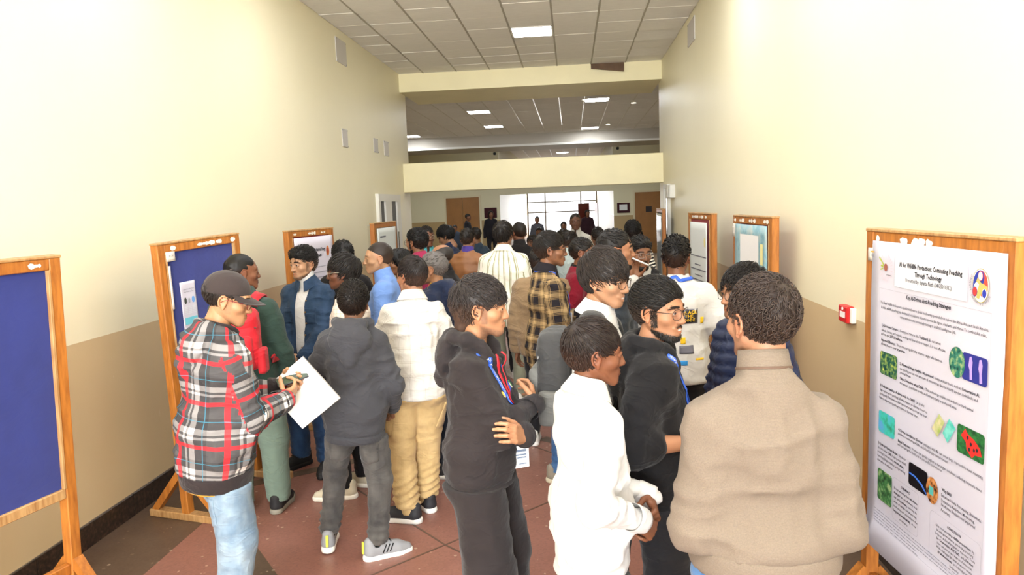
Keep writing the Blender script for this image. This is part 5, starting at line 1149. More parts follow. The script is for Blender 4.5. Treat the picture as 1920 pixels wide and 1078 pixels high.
def add_lanyard(P_, mat='blue lanyard', c='2F5FD0', w=.018, text=None, badge=True, low=1.06, tc='E8EEF8', only=None, x0=0., brot=0.):
    s = P_['s']; m = plain(mat, c, .6); root = P_['root']; first = None
    for g in (1, -1):
        pts = [(0, -.085, 1.45), (g * .055, -.06, 1.455), (g * .08, .0, 1.44), (g * .072, .07, 1.375), (g * .045, .11, 1.26), (g * .016 + x0, .12, 1.15), (g * .004 + x0, .12, low)]
        Q, N = surf_path(P_, pts, 9); o, fr = ribbon(Q, N, w * s, 'lanyard', m, root)
        if text and g == (only or 1):
            P, T, B, N = fr; L = np.concatenate([[0], np.cumsum(np.linalg.norm(np.diff(P, axis=0), axis=1))]); me = text_mesh(text, 1.0); V = verts_np(me); sz = w * s * .82; u = V[:, 0] * sz; v = (V[:, 1] - .36) * sz; a0 = L[-1] * .30; u = u + a0
            i = np.clip(np.searchsorted(L, u) - 1, 0, len(L) - 2); t = ((u - L[i]) / (L[i + 1] - L[i]))[:, None]; pt = P[i] * (1 - t) + P[i + 1] * t; set_verts(me, pt - B[i] * v[:, None] + N[i] * .0006); obj('lettering', me, plain('lanyard print', tc, .6), o)
        end, en = Q[-1], N[-1]
    if badge:
        y = P_['CR'][:, 1]; b = end + np.array((0, 0, -.02)) ; bm = Matrix.Translation(Vector(b + np.array(y) * .012)) @ Matrix.Rotation(math.atan2(-en[0], en[1]) + rad(brot), 4, 'Z')
        cl = MB().tube([(0, 0, .03), (0, .002, .0)], .004, 8).tube([(-.008, 0, .0), (.008, 0, 0)], .003, 6).build('clip', plain('steel', '8A8A8A'), root, smooth=True); cl.matrix_local = bm
        bd = MB().box((-.036, -.002, -.10), (.036, .002, -.004), .001).build('badge', plain('badge card', 'E9EBEE', .3), root); bd.matrix_local = bm
        for z0, z1, x1 in ((-.03, -.02, .02), (-.046, -.04, .024), (-.058, -.052, .018), (-.085, -.08, .01)): MB().box((-.024, .0021, z0), (x1, .0028, z1)).build('badge_print', plain('badge ink', '6A7A92', .6), bd)
def patch(P_, sdf, center, U, V, w, h, D, mat, name, parent=None, nu=8, nv=8, off=.0035, shape=None, inchest=True):
    """thin cloth or print laid on a garment by projecting a small grid onto it"""
    f = P_['C'] if inchest else (lambda p: np.array(p) * P_['s']); c = f(center); R = P_['CR'] if inchest else np.eye(3); U = R @ np.array(U, float); V = R @ np.array(V, float); D = R @ np.array(D, float); G = []
    for j in range(nv + 1):
        for i in range(nu + 1):
            a = (i / nu - .5) * w; b = (j / nv - .5) * h
            if shape == 'pocket' and j < nv * .3: b = b + abs(a) / (w / 2) * h * .13 * (1 - j / (nv * .3))
            G.append(c + U * a + V * b - D * .2)
    G = sdf.march(np.array(G, np.float32), D, 36, off); F = [[j * (nu + 1) + i, j * (nu + 1) + i + 1, (j + 1) * (nu + 1) + i + 1, (j + 1) * (nu + 1) + i] for j in range(nv) for i in range(nu)]
    B = G + (R @ np.zeros(3)) + D * .006; n = len(G); F2 = [[n + k for k in f_[::-1]] for f_ in F]
    bd = [i for i in range(nu + 1)] + [(j + 1) * (nu + 1) - 1 for j in range(1, nv + 1)] + [nv * (nu + 1) + i for i in range(nu - 1, -1, -1)] + [j * (nu + 1) for j in range(nv - 1, 0, -1)]
    F3 = [[bd[k], bd[(k + 1) % len(bd)], n + bd[(k + 1) % len(bd)], n + bd[k]] for k in range(len(bd))]
    me = MB().add(np.concatenate([G, B]), F + F2 + F3).mesh(name, True); return obj(name, me, mat, parent or P_['root'])
def print_text(P_, sdf, txt, center, size, U, V, D, mat, parent=None, off=.006, align='CENTER', bold=.02):
    me = text_mesh(txt, size, align, bold * size); T = verts_np(me); c = P_['C'](center); R = P_['CR']; U = R @ np.array(U, float); V = R @ np.array(V, float); D = R @ np.array(D, float)
    G = c + T[:, :1] * U + T[:, 1:2] * V - D * .2; set_verts(me, sdf.march(G.astype(np.float32), D, 36, off)); return obj('lettering', me, mat, parent or P_['root'])
# ================================================================== THE CAST
def world(P_, p): return P_['R'] @ np.array(p) + P_['pos']
def add_cap(P_, mat, mat2):
    S = SDF(); S.el((0, -.018, .036), (.086, .106, .094)); S.plane((0, .12, -1), -.026, k=.004)
    V, F = S.surf(.005); o = obj('cap', mesh('cap', V, F), mat, P_['root']); o.matrix_local = P_['HM']
    V = []; n = 18
    for lay in (0, 1):
        for r in range(7):
            for k in range(n):
                a = rad(18 + 144 * k / (n - 1)); rr = r / 6; x = .082 * math.cos(a); y = -.014 + .102 * math.sin(a); ext = .075 * math.sin(a) ** .6 * rr
                V.append((x * (1 - .06 * rr), y + ext, .034 - .012 * math.sin(a) + .0 - .016 * rr - .016 * (math.cos(a) ** 2) * rr + (.004 if lay else 0)))
    F = []
    for lay in (0, 1):
        o_ = lay * 7 * n
        for r in range(6):
            for k in range(n - 1): q = [o_ + r * n + k, o_ + r * n + k + 1, o_ + (r + 1) * n + k + 1, o_ + (r + 1) * n + k]; F.append(q if lay else q[::-1])
    for k in range(n - 1): F.append([6 * n + k, 6 * n + k + 1, 13 * n + k + 1, 13 * n + k])
    v = obj('visor', mesh('visor', V, F), mat, o)
    b = MB().tube([(0, -.02, .128), (0, -.02, .136)], [.008, .005], 10).build('button', mat2, o, smooth=True)
def backpack(P_, label, c1, c2, scale=1., grp=None, straps=True):
    t = thing('backpack', label, 'backpack', mw=P_['root'].matrix_basis.copy(), group=grp); s = P_['s'] * scale; C = P_['C']; CR = P_['CR']
    y0 = -.135 - (.0 if scale >= 1 else -.02)
    S = SDF(); S.box(C((0, y0 - .085, 1.20)), np.array((.15, .085, .215)) * s, .06 * s, CR, k=.02); S.disp(.006, 9, 9, 9, 2.2, True); V, F = S.surf(.012); obj('pack', mesh('pack', V, F), c1, t)
    S = SDF(); S.box(C((0, y0 - .16, 1.12)), np.array((.12, .04, .12)) * s, .03 * s, CR, k=.02); V, F = S.surf(.011); obj('front_pocket', mesh('front_pocket', V, F), c2, t)
    for g in (-1, 1):
        S = SDF(); S.box(C((g * .145, y0 - .09, 1.06)), np.array((.028, .06, .09)) * s, .02 * s, CR, k=.02); V, F = S.surf(.011); obj('side_pocket', mesh('side_pocket', V, F), c2 if scale < 1 else plain('grey mesh pocket', '8E908C', .8), t)
    zp = MB().tube([tuple(C((g * .13, y0 - .15 + .01 * abs(g), 1.32 - .05 * abs(g)))) for g in (-1, -.5, 0, .5, 1)], .004, 6).build('zip', plain('steel', '8A8A8A'), t, smooth=True)
    if straps:
        for g in (-1, 1):
            pts = [(g * .085, -.13, 1.40), (g * .10, -.075, 1.445), (g * .105, .0, 1.44), (g * .11, .075, 1.37), (g * .125, .115, 1.24), (g * .15, .08, 1.10), (g * .15, -.06, 1.04)]
            Q, N = surf_path(P_, pts, 7, .008); ribbon(Q, N, .062 * s, 'strap', c1, t, .010)
    return t
M_BLK_C = cloth('black cotton', '1A1718', sheen=.05); M_DARKB = cloth('washed black fleece', '2A2526', var=.08, sheen=.08); M_WHT = cloth('white cotton', 'CECCC9', var=.03, fold=.3); M_NAVY = cloth('navy cloth', '1E2740', var=.1)
M_JLIGHT = cloth('light blue denim', '94A6B4', c2='687F95', fold=.4); M_JBLUE = cloth('mid blue denim', '4F7AAE', c2='365C8C', fold=.4); M_JDARK = cloth('dark blue denim', '2C4668', c2='1D3250', fold=.4); M_JGREY = cloth('grey washed denim', '5A5753', c2='3C3A39', fold=.4); M_JBLK = cloth('black denim', '1D1C1F', fold=.3)
n_ = NT('red black white check', .9, 0, .25); _u = n_.n('ShaderNodeSeparateXYZ', i_0=n_.uv()); _fu = n_.math('FRACT', n_.math('DIVIDE', _u.outputs[0], .21)); _fv = n_.math('FRACT', n_.math('DIVIDE', _u.outputs[1], .19))
_g, _w, _d = (.27, .265, .27), (.93, .91, .89), (.20, .195, .2)
_st = [(0, _g), (.38, _w), (.44, _g), (.50, _w), (.63, _d), (.86, _g)]
_c = n_.mix(1.0, n_.ramp(_fu, _st, 'CONSTANT'), n_.ramp(_fv, _st, 'CONSTANT'), 'MULTIPLY'); _m = [(0, (0,) * 3), (.14, (1,) * 3), (.24, (0,) * 3)]; _t = [(0, (0,) * 3), (.78, (1,) * 3), (.795, (0,) * 3)]
_c = n_.mix(n_.math('MULTIPLY', n_.math('MAXIMUM', n_.ramp(_fu, _m, 'CONSTANT'), n_.ramp(_fv, _m, 'CONSTANT')), .8), _c, lin('C22832')); _c = n_.mix(n_.math('MULTIPLY', n_.math('MAXIMUM', n_.ramp(_fu, _t, 'CONSTANT'), n_.ramp(_fv, _t, 'CONSTANT')), .7), _c, lin('3F86A0'))
n_.col(_c); n_.bump(n_.creases(n_.obj(), 900), .35, .011); M_PLAIDR = n_.m
M_PLAIDY = stripes('ochre black check', [(0, '1E1B20'), (.36, '9A8056'), (.40, '2A2524'), (.44, '9A8056'), (.49, '2A2524'), (.52, 'B0946A'), (.74, '2A2524'), (.77, '9A8056'), (.82, '2A2524'), (.86, '9A8056'), (.9, '1E1B20')], [(0, '1E1B20'), (.36, '9A8056'), (.40, '2A2524'), (.44, '9A8056'), (.49, '2A2524'), (.52, 'B0946A'), (.74, '2A2524'), (.77, '9A8056'), (.82, '2A2524'), (.86, '9A8056'), (.9, '1E1B20')], .11, .11)
M_CREAM = stripes('cream windowpane check', [(0, 'D2CEC6'), (.42, '9C9084'), (.45, 'D2CEC6'), (.52, '9C9084'), (.55, 'D2CEC6')], [(0, 'D2CEC6'), (.42, '9C9084'), (.45, 'D2CEC6'), (.52, '9C9084'), (.55, 'D2CEC6')], .085, .085)
M_CREAM2 = stripes('small cream check', [(0, 'D9CFC4'), (.4, 'B9A594'), (.6, 'D9CFC4')], [(0, 'E2D8CC'), (.4, 'C2AE9C'), (.6, 'E2D8CC')], .03, .03)
M_OLIVES = stripes('olive white stripes', [(0, 'ECE6D8'), (.42, '9A9872'), (.60, 'ECE6D8'), (.70, 'A8A680'), (.78, 'ECE6D8')], None, .062, .1)
M_BWS = NT('black white bands', .9, 0, .25); _uv = M_BWS.n('ShaderNodeSeparateXYZ', i_0=M_BWS.uv()); M_BWS.col(M_BWS.ramp(M_BWS.math('FRACT', M_BWS.math('DIVIDE', _uv.outputs[1], .034)), [(0, lin('15141A')), (.5, lin('E6DFCF'))], 'CONSTANT')); M_BWS = M_BWS.m
def knit(name, c, c2):
    n = NT(name, .95, 0, .2); o = n.obj(); w = n.n('ShaderNodeTexWave', i_Vector=n.scale(o, (1, 1, 1)), i_Scale=95, i_Distortion=2.5, bands_direction='Z'); f = n.noise(o, 260, 2); n.col(n.mix(n.math('MULTIPLY', f, .75), lin(c), lin(c2))); n.bump(n.math('ADD', n.math('MULTIPLY', w.outputs[1], .5), f), .3, .003); n.b.inputs['Sheen Weight'].default_value = .05; return n.m
M_KNIT = knit('oatmeal knit', '7E7266', '5F554B'); M_PUF = cloth('navy quilted nylon', '1F2845', rough=.45, sheen=0); M_LEATH = plain('brown leather', '8A5B36', .5, var=.12, bump=.2, bscale=60); M_GREEN = cloth('bottle green wool', '2C4038', var=.08); M_GTR = cloth('grey green trousers', '6E8074', var=.08)
M_DENJ = cloth('indigo denim', '31455F', c2='203247', fold=.4, sheen=.05); M_KHAKI = cloth('khaki cotton', '8F7658'); M_CARGO = cloth('sand cargo cotton', 'CDB07E', c2='B79A69', fold=.4); M_MAROON = cloth('maroon wool', '7E1226'); M_GREYH = cloth('charcoal fleece', '3C3C40', var=.06, sheen=.1); M_BLUEZ = cloth('sky blue fleece', '6E90CC', var=.06); M_TEAL = cloth('teal shirt', '4FA3AC'); M_PINK = cloth('magenta collar', 'A83058')
BLUE = dict(c='2F5FD0')
def axes(o, y, z):
    y = Vector(y).normalized(); z = Vector(z); z = (z - y * z.dot(y)).normalized(); x = y.cross(z); return Matrix(((x.x, y.x, z.x, o[0]), (x.y, y.y, z.y, o[1]), (x.z, y.z, z.z, o[2]), (0, 0, 0, 1)))
# 1 --- check hoodie and cap, looking at a phone
p1 = person('man in dark cap and red white check hoodie reading his phone', (1.30, 3.15), 1.745, -48, tilt=3, head=-72, pitch=14, skin_c='C58E62', hair='undercap', hair_c='1D1917', face='c', beard=.15, glasses='8A3038', lean=4,
    top=dict(kind='hoodie', hood=1, mat=M_PLAIDR, uv=1, e=.042, hem=.815, ribmat=cloth('dark rib knit', '2C2526'), ribdrop=.065, w1=.008), legs=dict(mat=M_JLIGHT, e=.02, w=1.1, stack=1.2), R=dict(W=(1.535, 3.36, 1.10), p=(.6, -.5, -1), h='hold', D=(.30, .75, .35), Nw=(.8, -.4, -.35)), L=dict(W=(1.46, 3.50, 1.12), p=(-.6, -.3, -1), h='hold', D=(.75, .1, .22), Nw=(.1, .7, -.5)), feet=((.13, .0, -8), (-.13, .10, 8)), shoes=('3A3A3E', 'D0CCC4'), hz=.012)
neck_ring(p1['nb'], (p1['hc'] - p1['nb']) / np.linalg.norm(p1['hc'] - p1['nb']), p1['CR'], p1['s'], p1['root'], cloth('dark hood lining', '2C2526'), .086, .080, -.01, .042, gap=20, name='hood_lining', dip=.02)
add_cap(p1, cloth('faded black cap', '38302F', var=.06, fold=.15), cloth('faded black cap', '38302F'))
for g in (-1, 1):
    pk = patch(p1, p1['B'], (g * .085, -.05, .655), (1, 0, 0), (0, 0, 1), .135, .15, (0, 1, 0), M_JLIGHT, 'back_pocket', shape='pocket', inchest=False, off=.004)
S = SDF(); S.el((0, -.012, .78), (.172, .142, .25)); S.plane((0, 0, 1), .775); S.plane((0, 0, -1), -.752); V, F = S.surf(.008); obj('yellow_hem', mesh('yellow_hem', V, F), cloth('yellow shirt hem', 'D9A63C'), p1['root'])
t = thing('phone', 'dark smartphone held in both hands by the man in the cap', 'phone', mw=axes((1.60, 3.475, 1.172), (.80, .45, .22), (-.30, -.50, .8)))
MB().box((-.037, -.078, -.004), (.037, .078, .004), .003).build('case', plain('phone case', '1A1A1E', .35), t); MB().box((-.034, -.074, .0041), (.034, .074, .0046)).build('screen', plain('phone screen', '3A4A3A', .1, var=.4, vscale=25), t)
# blank card sheet in his left hand
A_, B_, C_ = np.array((1.655, 3.50, 1.281)), np.array((1.829, 3.52, 1.056)), np.array((1.627, 3.50, .903)); D_ = A_ + C_ - B_
t = thing('paper_sheet', 'large blank white sheet held at a slant beside the phone', 'paper sheet', tuple((A_ + C_) / 2)); c0 = (A_ + C_) / 2; V = []
for lay in (0, .0015):
    for j in range(7):
        for i in range(7):
            u, v = i / 6, j / 6; p = (A_ * (1 - u) + B_ * u) * (1 - v) + (D_ * (1 - u) + C_ * u) * v; V.append(p - c0 + np.array((0, lay + .006 * math.sin(u * 3 + v * 2), 0)))
F = []
for j in range(6):
    for i in range(6): a = j * 7 + i; F += [[a, a + 1, a + 8, a + 7], [49 + a, 49 + a + 7, 49 + a + 8, 49 + a + 1]]
obj('sheet', mesh('sheet', V, F), plain('bright card', 'F6F5F3', .6), t); MB().bar(B_ - c0, C_ - c0, .003, .004).bar(A_ - c0, B_ - c0, .003, .004).build('edge', plain('card edge', '8A857C', .7), t)
# 2 --- folded arms, black hoodie
p2 = person('young man in black hoodie with folded arms and blue lanyard', (2.63, 2.95), 1.715, -98, sw=.92, head=-88, pitch=2, skin_c='B98058', hair='mullet', hair_c='262120', face='c', beard=.42, top=dict(kind='hoodie', hood=1, mat=M_DARKB, e=.019, hem=.86, ribdrop=.02, ra=.004, w1=.007), legs=dict(mat=cloth('black jersey trousers', '282324', fold=.25), e=.03, w=1.25, flare=1.25, rip=.003, w1=.004), R='cross', L='cross', feet=((.13, 0, -6), (-.13, .03, 8)), shoes=('D8D5D0', 'EDEBE6'), lanyard=dict(text='2026  AI CONFLUENCE  2026', w=.023, low=1.02, only=1, brot=-62))
Q, N = surf_path(p2, [(.05, .085, 1.40), (.035, .11, 1.30), (.012, .125, 1.20), (.004, .125, 1.12)], 8, .009); ribbon(Q, N, .012, 'red_cord', plain('red cord', 'C0202C', .6), p2['root'], .003)
Q, N = surf_path(p2, [(-.03, .09, 1.39), (-.012, .115, 1.30), (.0, .125, 1.20), (.002, .125, 1.12)], 8, .009); ribbon(Q, N, .010, 'red_cord', plain('red cord', 'C0202C', .6), p2['root'], .003)
for x, z, c in ((-.075, 1.245, 'D8D2C4'), (-.088, 1.25, '3E8A4A'), (.05, 1.235, 'D8D2C4'), (.064, 1.24, 'C9B24A')): patch(p2, p2['T'], (x, .2, z), (-1, 0, 0), (0, 0, 1), .008, .022, (0, -1, 0), plain('chest print ' + c, c, .8), 'chest_print', nu=2, nv=2, off=.003)
MB().tube([tuple(p2['arm']['L']['W'] + p2['CR'] @ np.array((.0, .034 * math.cos(a), .034 * math.sin(a)))) for a in np.linspace(0, 2 * PI, 20)], .0035, 6, False).build('bracelet', plain('dark red thread', '4A1A1C', .7), p2['root'], smooth=True)
# 3 --- boy in white shirt
p3 = person('boy in plain white shirt standing with clasped hands', (3.085, 2.48), 1.605, -66, head=-78, pitch=3, skin_c='7E4B2E', hair='fringe', hair_c='1E1613', face='boy', sw=.92, top=dict(kind='shirt', collar='shirt', mat=M_WHT, e=.02, hem=.735, hemslope=.15, w1=.009, w2=.007), legs=dict(mat=cloth('faded black jeans', '34383C'), e=.012), R=dict(W=(3.245, 2.36, .93), p=(.6, -1, -.2), h='curl', D=(.35, .35, -.5), Nw=(.8, -.6, .2)), L=dict(W=(3.30, 2.55, .93), p=(-.6, -1, -.2), h='curl', D=(.1, -.8, -.4), Nw=(1, 0, .3)))
MB().tube([tuple(p3['arm']['R']['W'] + np.array((.030 * math.cos(a), .026 * math.sin(a), .012 * math.sin(a)))) for a in np.linspace(0, 2 * PI, 18)], .003, 6, False).build('bracelet', plain('yellow thread', 'C9A23A', .6), p3['root'], smooth=True)
# 4 --- oatmeal sweater, seen from behind
p4 = person('broad man in oatmeal knit sweater seen from behind', (3.56, 2.02), 1.795, 2, head=22, sz=.045, skin_c='B07C5C', hair='curly', hair_c='2A211D', fat=.02, sw=.97, beard=.3, top=dict(kind='sweater', collar='stand', mat=M_KNIT, e=.025, hem=.985, ra=.004, ribdrop=.06, w1=.006, w2=.005), legs=dict(mat=M_JBLUE, e=.02, w=1.1), R=dict(w=(.11, .20, 1.06), p=(.32, -1, -.1), h='curl'), L=dict(w=(-.11, .20, 1.04), p=(-.32, -1, -.1), h='curl'))
neck_ring(p4['nb'], (p4['hc'] - p4['nb']) / np.linalg.norm(p4['hc'] - p4['nb']), p4['CR'], p4['s'], p4['root'], plain('brown piping', '5A463A', .8), .0742, .0732, .016, .010, name='collar_piping')
# 5 --- bearded, glasses, black hoodie
p5 = person('smiling bearded man with thin glasses in a black hoodie', (3.35, 2.86), 1.70, -92, head=-127, pitch=2, skin_c='B27A55', hair='thick', hair_c='14110F', face='smile', beard=1.0, glasses='3A3430', top=dict(kind='hoodie', hood=1, mat=cloth('jet black fleece', '151416', sheen=.08), e=.03, hem=.84, sleeve='rolled', ra=.016, ribdrop=.03), legs=dict(mat=M_JBLK, e=.024, w=1.15), R=dict(w=(.17, .13, 1.10), p=(.3, -1, -.3), h='hold', d=(-.2, 1, .0)), L=dict(w=(-.12, .30, 1.05), p=(-.8, -.5, -.9), h='hold'), lanyard=dict(text='2026 AI CONFLUENCE', w=.02, low=.98, badge=True))
# 6 --- white shirt, glasses, backpack
p6 = person('tall youth with floppy hair and round glasses wearing a backpack', (3.155, 3.22), 1.795, -98, head=-119, pitch=8, skin_c='BF8A64', hair='mop', hair_c='211B18', face='smile', glasses='4A3A30', top=dict(kind='shirt', collar='shirt', mat=M_WHT, e=.022, hem=.80), legs=dict(mat=M_JBLK), R='down', L='pocket')
backpack(p6, 'grey and black backpack on the tall youth with floppy hair', cloth('dark grey nylon', '3A3A3A', rough=.7), cloth('mid grey nylon', '6A6A66', rough=.8), .84)
# 7 --- navy puffer
p7 = person('man in quilted navy jacket half hidden behind the oatmeal sweater', (3.83, 3.32), 1.70, 104, head=112, skin_c='A87350', hair='wavy', hair_c='15110F', glasses='3A3430', beard=.25, top=dict(kind='puffer', collar='stand', mat=M_PUF, e=.045, hem=.86, ra=.018), legs=dict(mat=M_JBLK), R='down', L='pocket')
# 8 --- printed tee from behind
p8 = person('man in white t-shirt with a yellow and black back print', (3.70, 4.62), 1.77, 2, lod=1, head=-18, skin_c='8A5638', hair='quiff', hair_c='120F0E', beard=.3, top=dict(kind='tshirt', collar='crew', sleeve='short', mat=M_WHT, e=.034, hem=.82, w1=.008), legs=dict(mat=M_JBLK), R=dict(w=(.26, .20, .98), p=(.6, -1, 0), h='relax'), L='down', lanyard=dict(badge=True, w=.022))
M_PY = plain('yellow print', 'F0C21E', .8); M_PK = plain('black print', '20202A'); M_PB = plain('blue print', '2F8FD8', .8); M_PG = plain('grey print', '6C6C78')
BK = dict(U=(1, 0, 0), V=(0, 0, 1), D=(0, 1, 0))
for cx_, cz_, w_, h_, m_ in ((.04, 1.245, .115, .092, M_PG), (.04, 1.245, .10, .078, M_PK), (.125, 1.215, .022, .04, M_PY), (.0, 1.10, .03, .04, M_PY), (.02, 1.045, .09, .05, M_PG), (-.01, .965, .07, .03, M_PB), (.10, .985, .05, .012, M_PY)):
    patch(p8, p8['T'], (cx_, -.2, cz_), mat=m_, name='back_print', w=w_, h=h_, nu=4, nv=4, off=.003 if m_ is not M_PK else .0045, **BK)
for k, w_ in enumerate(('QUACK', 'THE', 'CODE')): print_text(p8, p8['T'], w_, (.04, -.2, 1.262 - .024 * k), .027, (1, 0, 0), (0, 0, 1), (0, 1, 0), M_PY)
# 9 --- ochre check shirt
p9 = person('man in ochre and black check shirt with blue lanyard and badge', (2.86, 5.15), 1.81, -72, head=-84, skin_c='93603F', hair='fringe', hair_c='16120F', face='a', beard=.2, glasses='15110F', top=dict(kind='shirt', collar='shirt', mat=M_PLAIDY, uv=1, e=.03, hem=.70, w1=.008), legs=dict(mat=M_JBLUE, e=.016), feet=((.12, .0, -15), (-.12, .12, 5)), R='down', L='chest', shoes=('8C8578', 'C8BFA8', 'E8E2D6'), lanyard=dict(w=.024, low=1.18))
# 10 --- khaki jacket behind the check shirt
p10 = person('person in khaki jacket standing behind the check shirt', (2.78, 5.84), 1.665, -12, head=-40, skin_c='8A5A3C', hair='short', lod=1, top=dict(kind='jacket', collar='shirt', mat=M_KHAKI, e=.05, hem=.80, sw=1, rib=False), legs=dict(mat=M_JBLK), shoes=('E4E2DC', 'F0EEEA'), sw=1.12)
# 11 --- varsity jacket
p11 = person('young man in maroon varsity jacket with white monogram', (3.10, 5.98), 1.722, -104, lod=1, head=-96, skin_c='8F5B3D', hair='short', beard=.2, top=dict(kind='bomber', collar='rib', colmat=M_BLK_C, mat=M_MAROON, e=.03, hem=.86, ribmat=M_BLK_C), legs=dict(mat=M_JBLK), R='pocket', L='pocket')
print_text(p11, p11['T'], 'LV', (.075, .3, 1.22), .095, (-1, 0, 0), (0, 0, 1), (0, -1, 0), plain('chenille white', 'D9C7C4', .9), bold=.03)
ax_ = (p11['hc'] - p11['nb']) / np.linalg.norm(p11['hc'] - p11['nb']); neck_ring(p11['nb'], ax_, p11['CR'], p11['s'], p11['root'], plain('white cord', 'E8E4E0', .8), .0765, .0755, -.02, -.012, gap=14, name='collar_stripe', dip=.012)
# 12 --- bearded man, dark coat
p12 = person('tall bearded man in dark coat beside the man with a pen', (3.28, 4.48), 1.84, -86, lod=1, head=-90, skin_c='A8714E', hair='short', hair_c='120F0E', face='b', beard=.95, top=dict(kind='coat', collar='stand', mat=cloth('dark slate coat', '2A3038'), e=.035, hem=.75), legs=dict(mat=M_JBLK))
# 13 --- man with pen
p13 = person('bearded man in white shirt raising a pen to his face', (3.56, 5.62), 1.725, 178, lod=1, head=200, pitch=2, skin_c='8C5A3A', hair='quiff', hair_c='120F0E', beard=.9, glasses='8A8A8A', top=dict(kind='shirt', collar='shirt', mat=M_WHT, e=.025, hem=.8), legs=dict(mat=M_JBLK), R=dict(W=(3.485, 5.34, 1.43), p=(.5, -.3, -1), h='pinch', D=(.05, .05, 1), Nw=(-.2, .9, 0)), L='pocket', lanyard=dict(mat='yellow lanyard', c='D9A92C', w=.016))
backpack(p13, 'black backpack worn by the man raising a pen', M_BLK_C, M_BLK_C)
t = thing('pen', 'white pen in the raised hand of the bearded man', 'pen', (3.46, 5.285, 1.595)); MB().tube([(0, 0, 0), (.13, -.01, -.062)], .006, 8).build('barrel', plain('pen white', 'E6E8EA', .3), t, smooth=True); MB().tube([(.13, -.01, -.062), (.150, -.0115, -.0715)], [.006, .002], 8).build('tip', plain('pen tip', '4A4A4A', .3), t, smooth=True)
# 14 --- banded top
p14 = person('black haired visitor in black and cream banded top', (3.70, 8.0), 1.79, -20, head=-10, skin_c='8A5A3C', hair='thick', hair_c='0E0C0C', lod=1, top=dict(kind='sweater', collar='crew', mat=M_BWS, uv=1, e=.03, hem=.85), legs=dict(mat=cloth('bright blue cloth', '2450C0')))
# 15 --- tall man facing the camera
p15 = person('tall man in white jacket standing far back before the bright window', (3.10, 10.8), 1.855, 172, head=185, skin_c='6E4630', hair='crew', lod=1, top=dict(kind='jacket', collar='stand', mat=cloth('off white shell', 'CFCCC4'), e=.03, hem=.82), legs=dict(mat=M_JBLK))
# 18 --- cream check shirt and cargo trousers
p18 = person('youth in cream check shirt and sand cargo trousers', (2.02, 4.45), 1.71, 14, sw=.93, head=52, skin_c='A46E4C', hair='fringe', hair_c='1C1614', face='c', top=dict(kind='shirt', collar='shirt', mat=M_CREAM, uv=1, e=.02, hem=.80, hemslope=-.1, w1=.008), legs=dict(mat=M_CARGO, e=.026, w=1.12, stack=1.6, hem=.10, cuff=1, ripc=.7, rip=.008), R='fwd', L='fwd', feet=(('w', 2.02, 4.56, 40), ('w', 1.94, 4.37, 78)), shoes=('26262A', 'E9E6E0', '1A1A1A'))
for g, s_ in ((-1, 'L'), (1, 'R')):
    k_ = (p18['leg'][s_]['H'] * .45 + p18['leg'][s_]['K'] * .55) / p18['s']; patch(p18, p18['B'], tuple(k_ + np.array((g * .1, -.01, 0))), (0, 1, 0), (0, 0, 1), .14, .17, (-g, 0, 0), M_CARGO, 'cargo_pocket', inchest=False, off=.008)
# 19 --- charcoal hoodie from behind
p19 = person('young man in charcoal hoodie and grey jeans seen from behind', (1.735, 3.92), 1.62, 6, tilt=2.5, sw=.93, head=8, skin_c='8E5E40', hair='thick', hair_c='17120F', top=dict(kind='hoodie', hood=1, mat=M_GREYH, e=.022, hem=.80, ribdrop=.05, ra=.004, w1=.007), legs=dict(mat=M_JGREY, e=.016, stack=1.5, rip=.007, hem=.095, ripc=.8), R=dict(w=(.20, .18, .90), p=(.6, -1, 0), h='curl'), L='fwd', feet=(('w', 1.86, 3.90, -58), ('w', 1.535, 4.0, 12)), shoes=('8C8D90', 'EDE9E0', '141416', '17171A'))
for g in (-1, 1): patch(p19, p19['B'], (g * .082, -.05, .69), (1, 0, 0), (0, 0, 1), .13, .145, (0, 1, 0), M_JGREY, 'back_pocket', shape='pocket', inchest=False, off=.004)
for s_ in 'RL':
    q = p19['leg'][s_]; m = Matrix.Translation((q['A'][0], q['A'][1], 0)) @ Matrix.Rotation(rad(q['f'][2]), 4, 'Z'); o = MB().box((-.008, -.093, .045), (.008, -.083, .115), .002).build('heel_tab', plain('lime tab', 'D3DC4A', .6), p19['root']); o.matrix_local = m
# 20 --- denim jacket
p20 = person('man in blue denim jacket over white roll neck with clasped hands', (.965, 5.42), 1.745, 168, head=150, pitch=3, skin_c='B98862', hair='quiff', hair_c='0F0D0C', face='b', beard=.55, top=dict(kind='jacket', collar='shirt', mat=M_DENJ, e=.028, hem=.88, open=.045, inner=M_WHT, roll=1, ribdrop=.045, w1=.006), legs=dict(mat=M_JDARK, e=.02, w=1.1), R='clasp', L='clasp', feet=((.12, .05, -20), (-.14, .1, 15)), shoes=('1C1A1A', '141313'))
for g in (-1, 1):
    patch(p20, p20['T'], (g * .095, .3, 1.25), (-1, 0, 0), (0, 0, 1), .085, .03, (0, -1, 0), M_DENJ, 'pocket_flap', off=.005); patch(p20, p20['T'], (g * .095, .3, 1.19), (-1, 0, 0), (0, 0, 1), .08, .085, (0, -1, 0), M_DENJ, 'chest_pocket', off=.003)
for k in range(5): q = p20['T'].march(np.array([p20['C']((-.058, .35, 1.32 - .085 * k))], np.float32), p20['CR'] @ np.array((0, -1., 0)), 36, .003)[0]; MB().tube([tuple(q), tuple(q + np.array((0, .004, 0)))], .007, 8).build('button', plain('brass button', '8A6A40', .4, metal=.8), p20['root'], smooth=True)
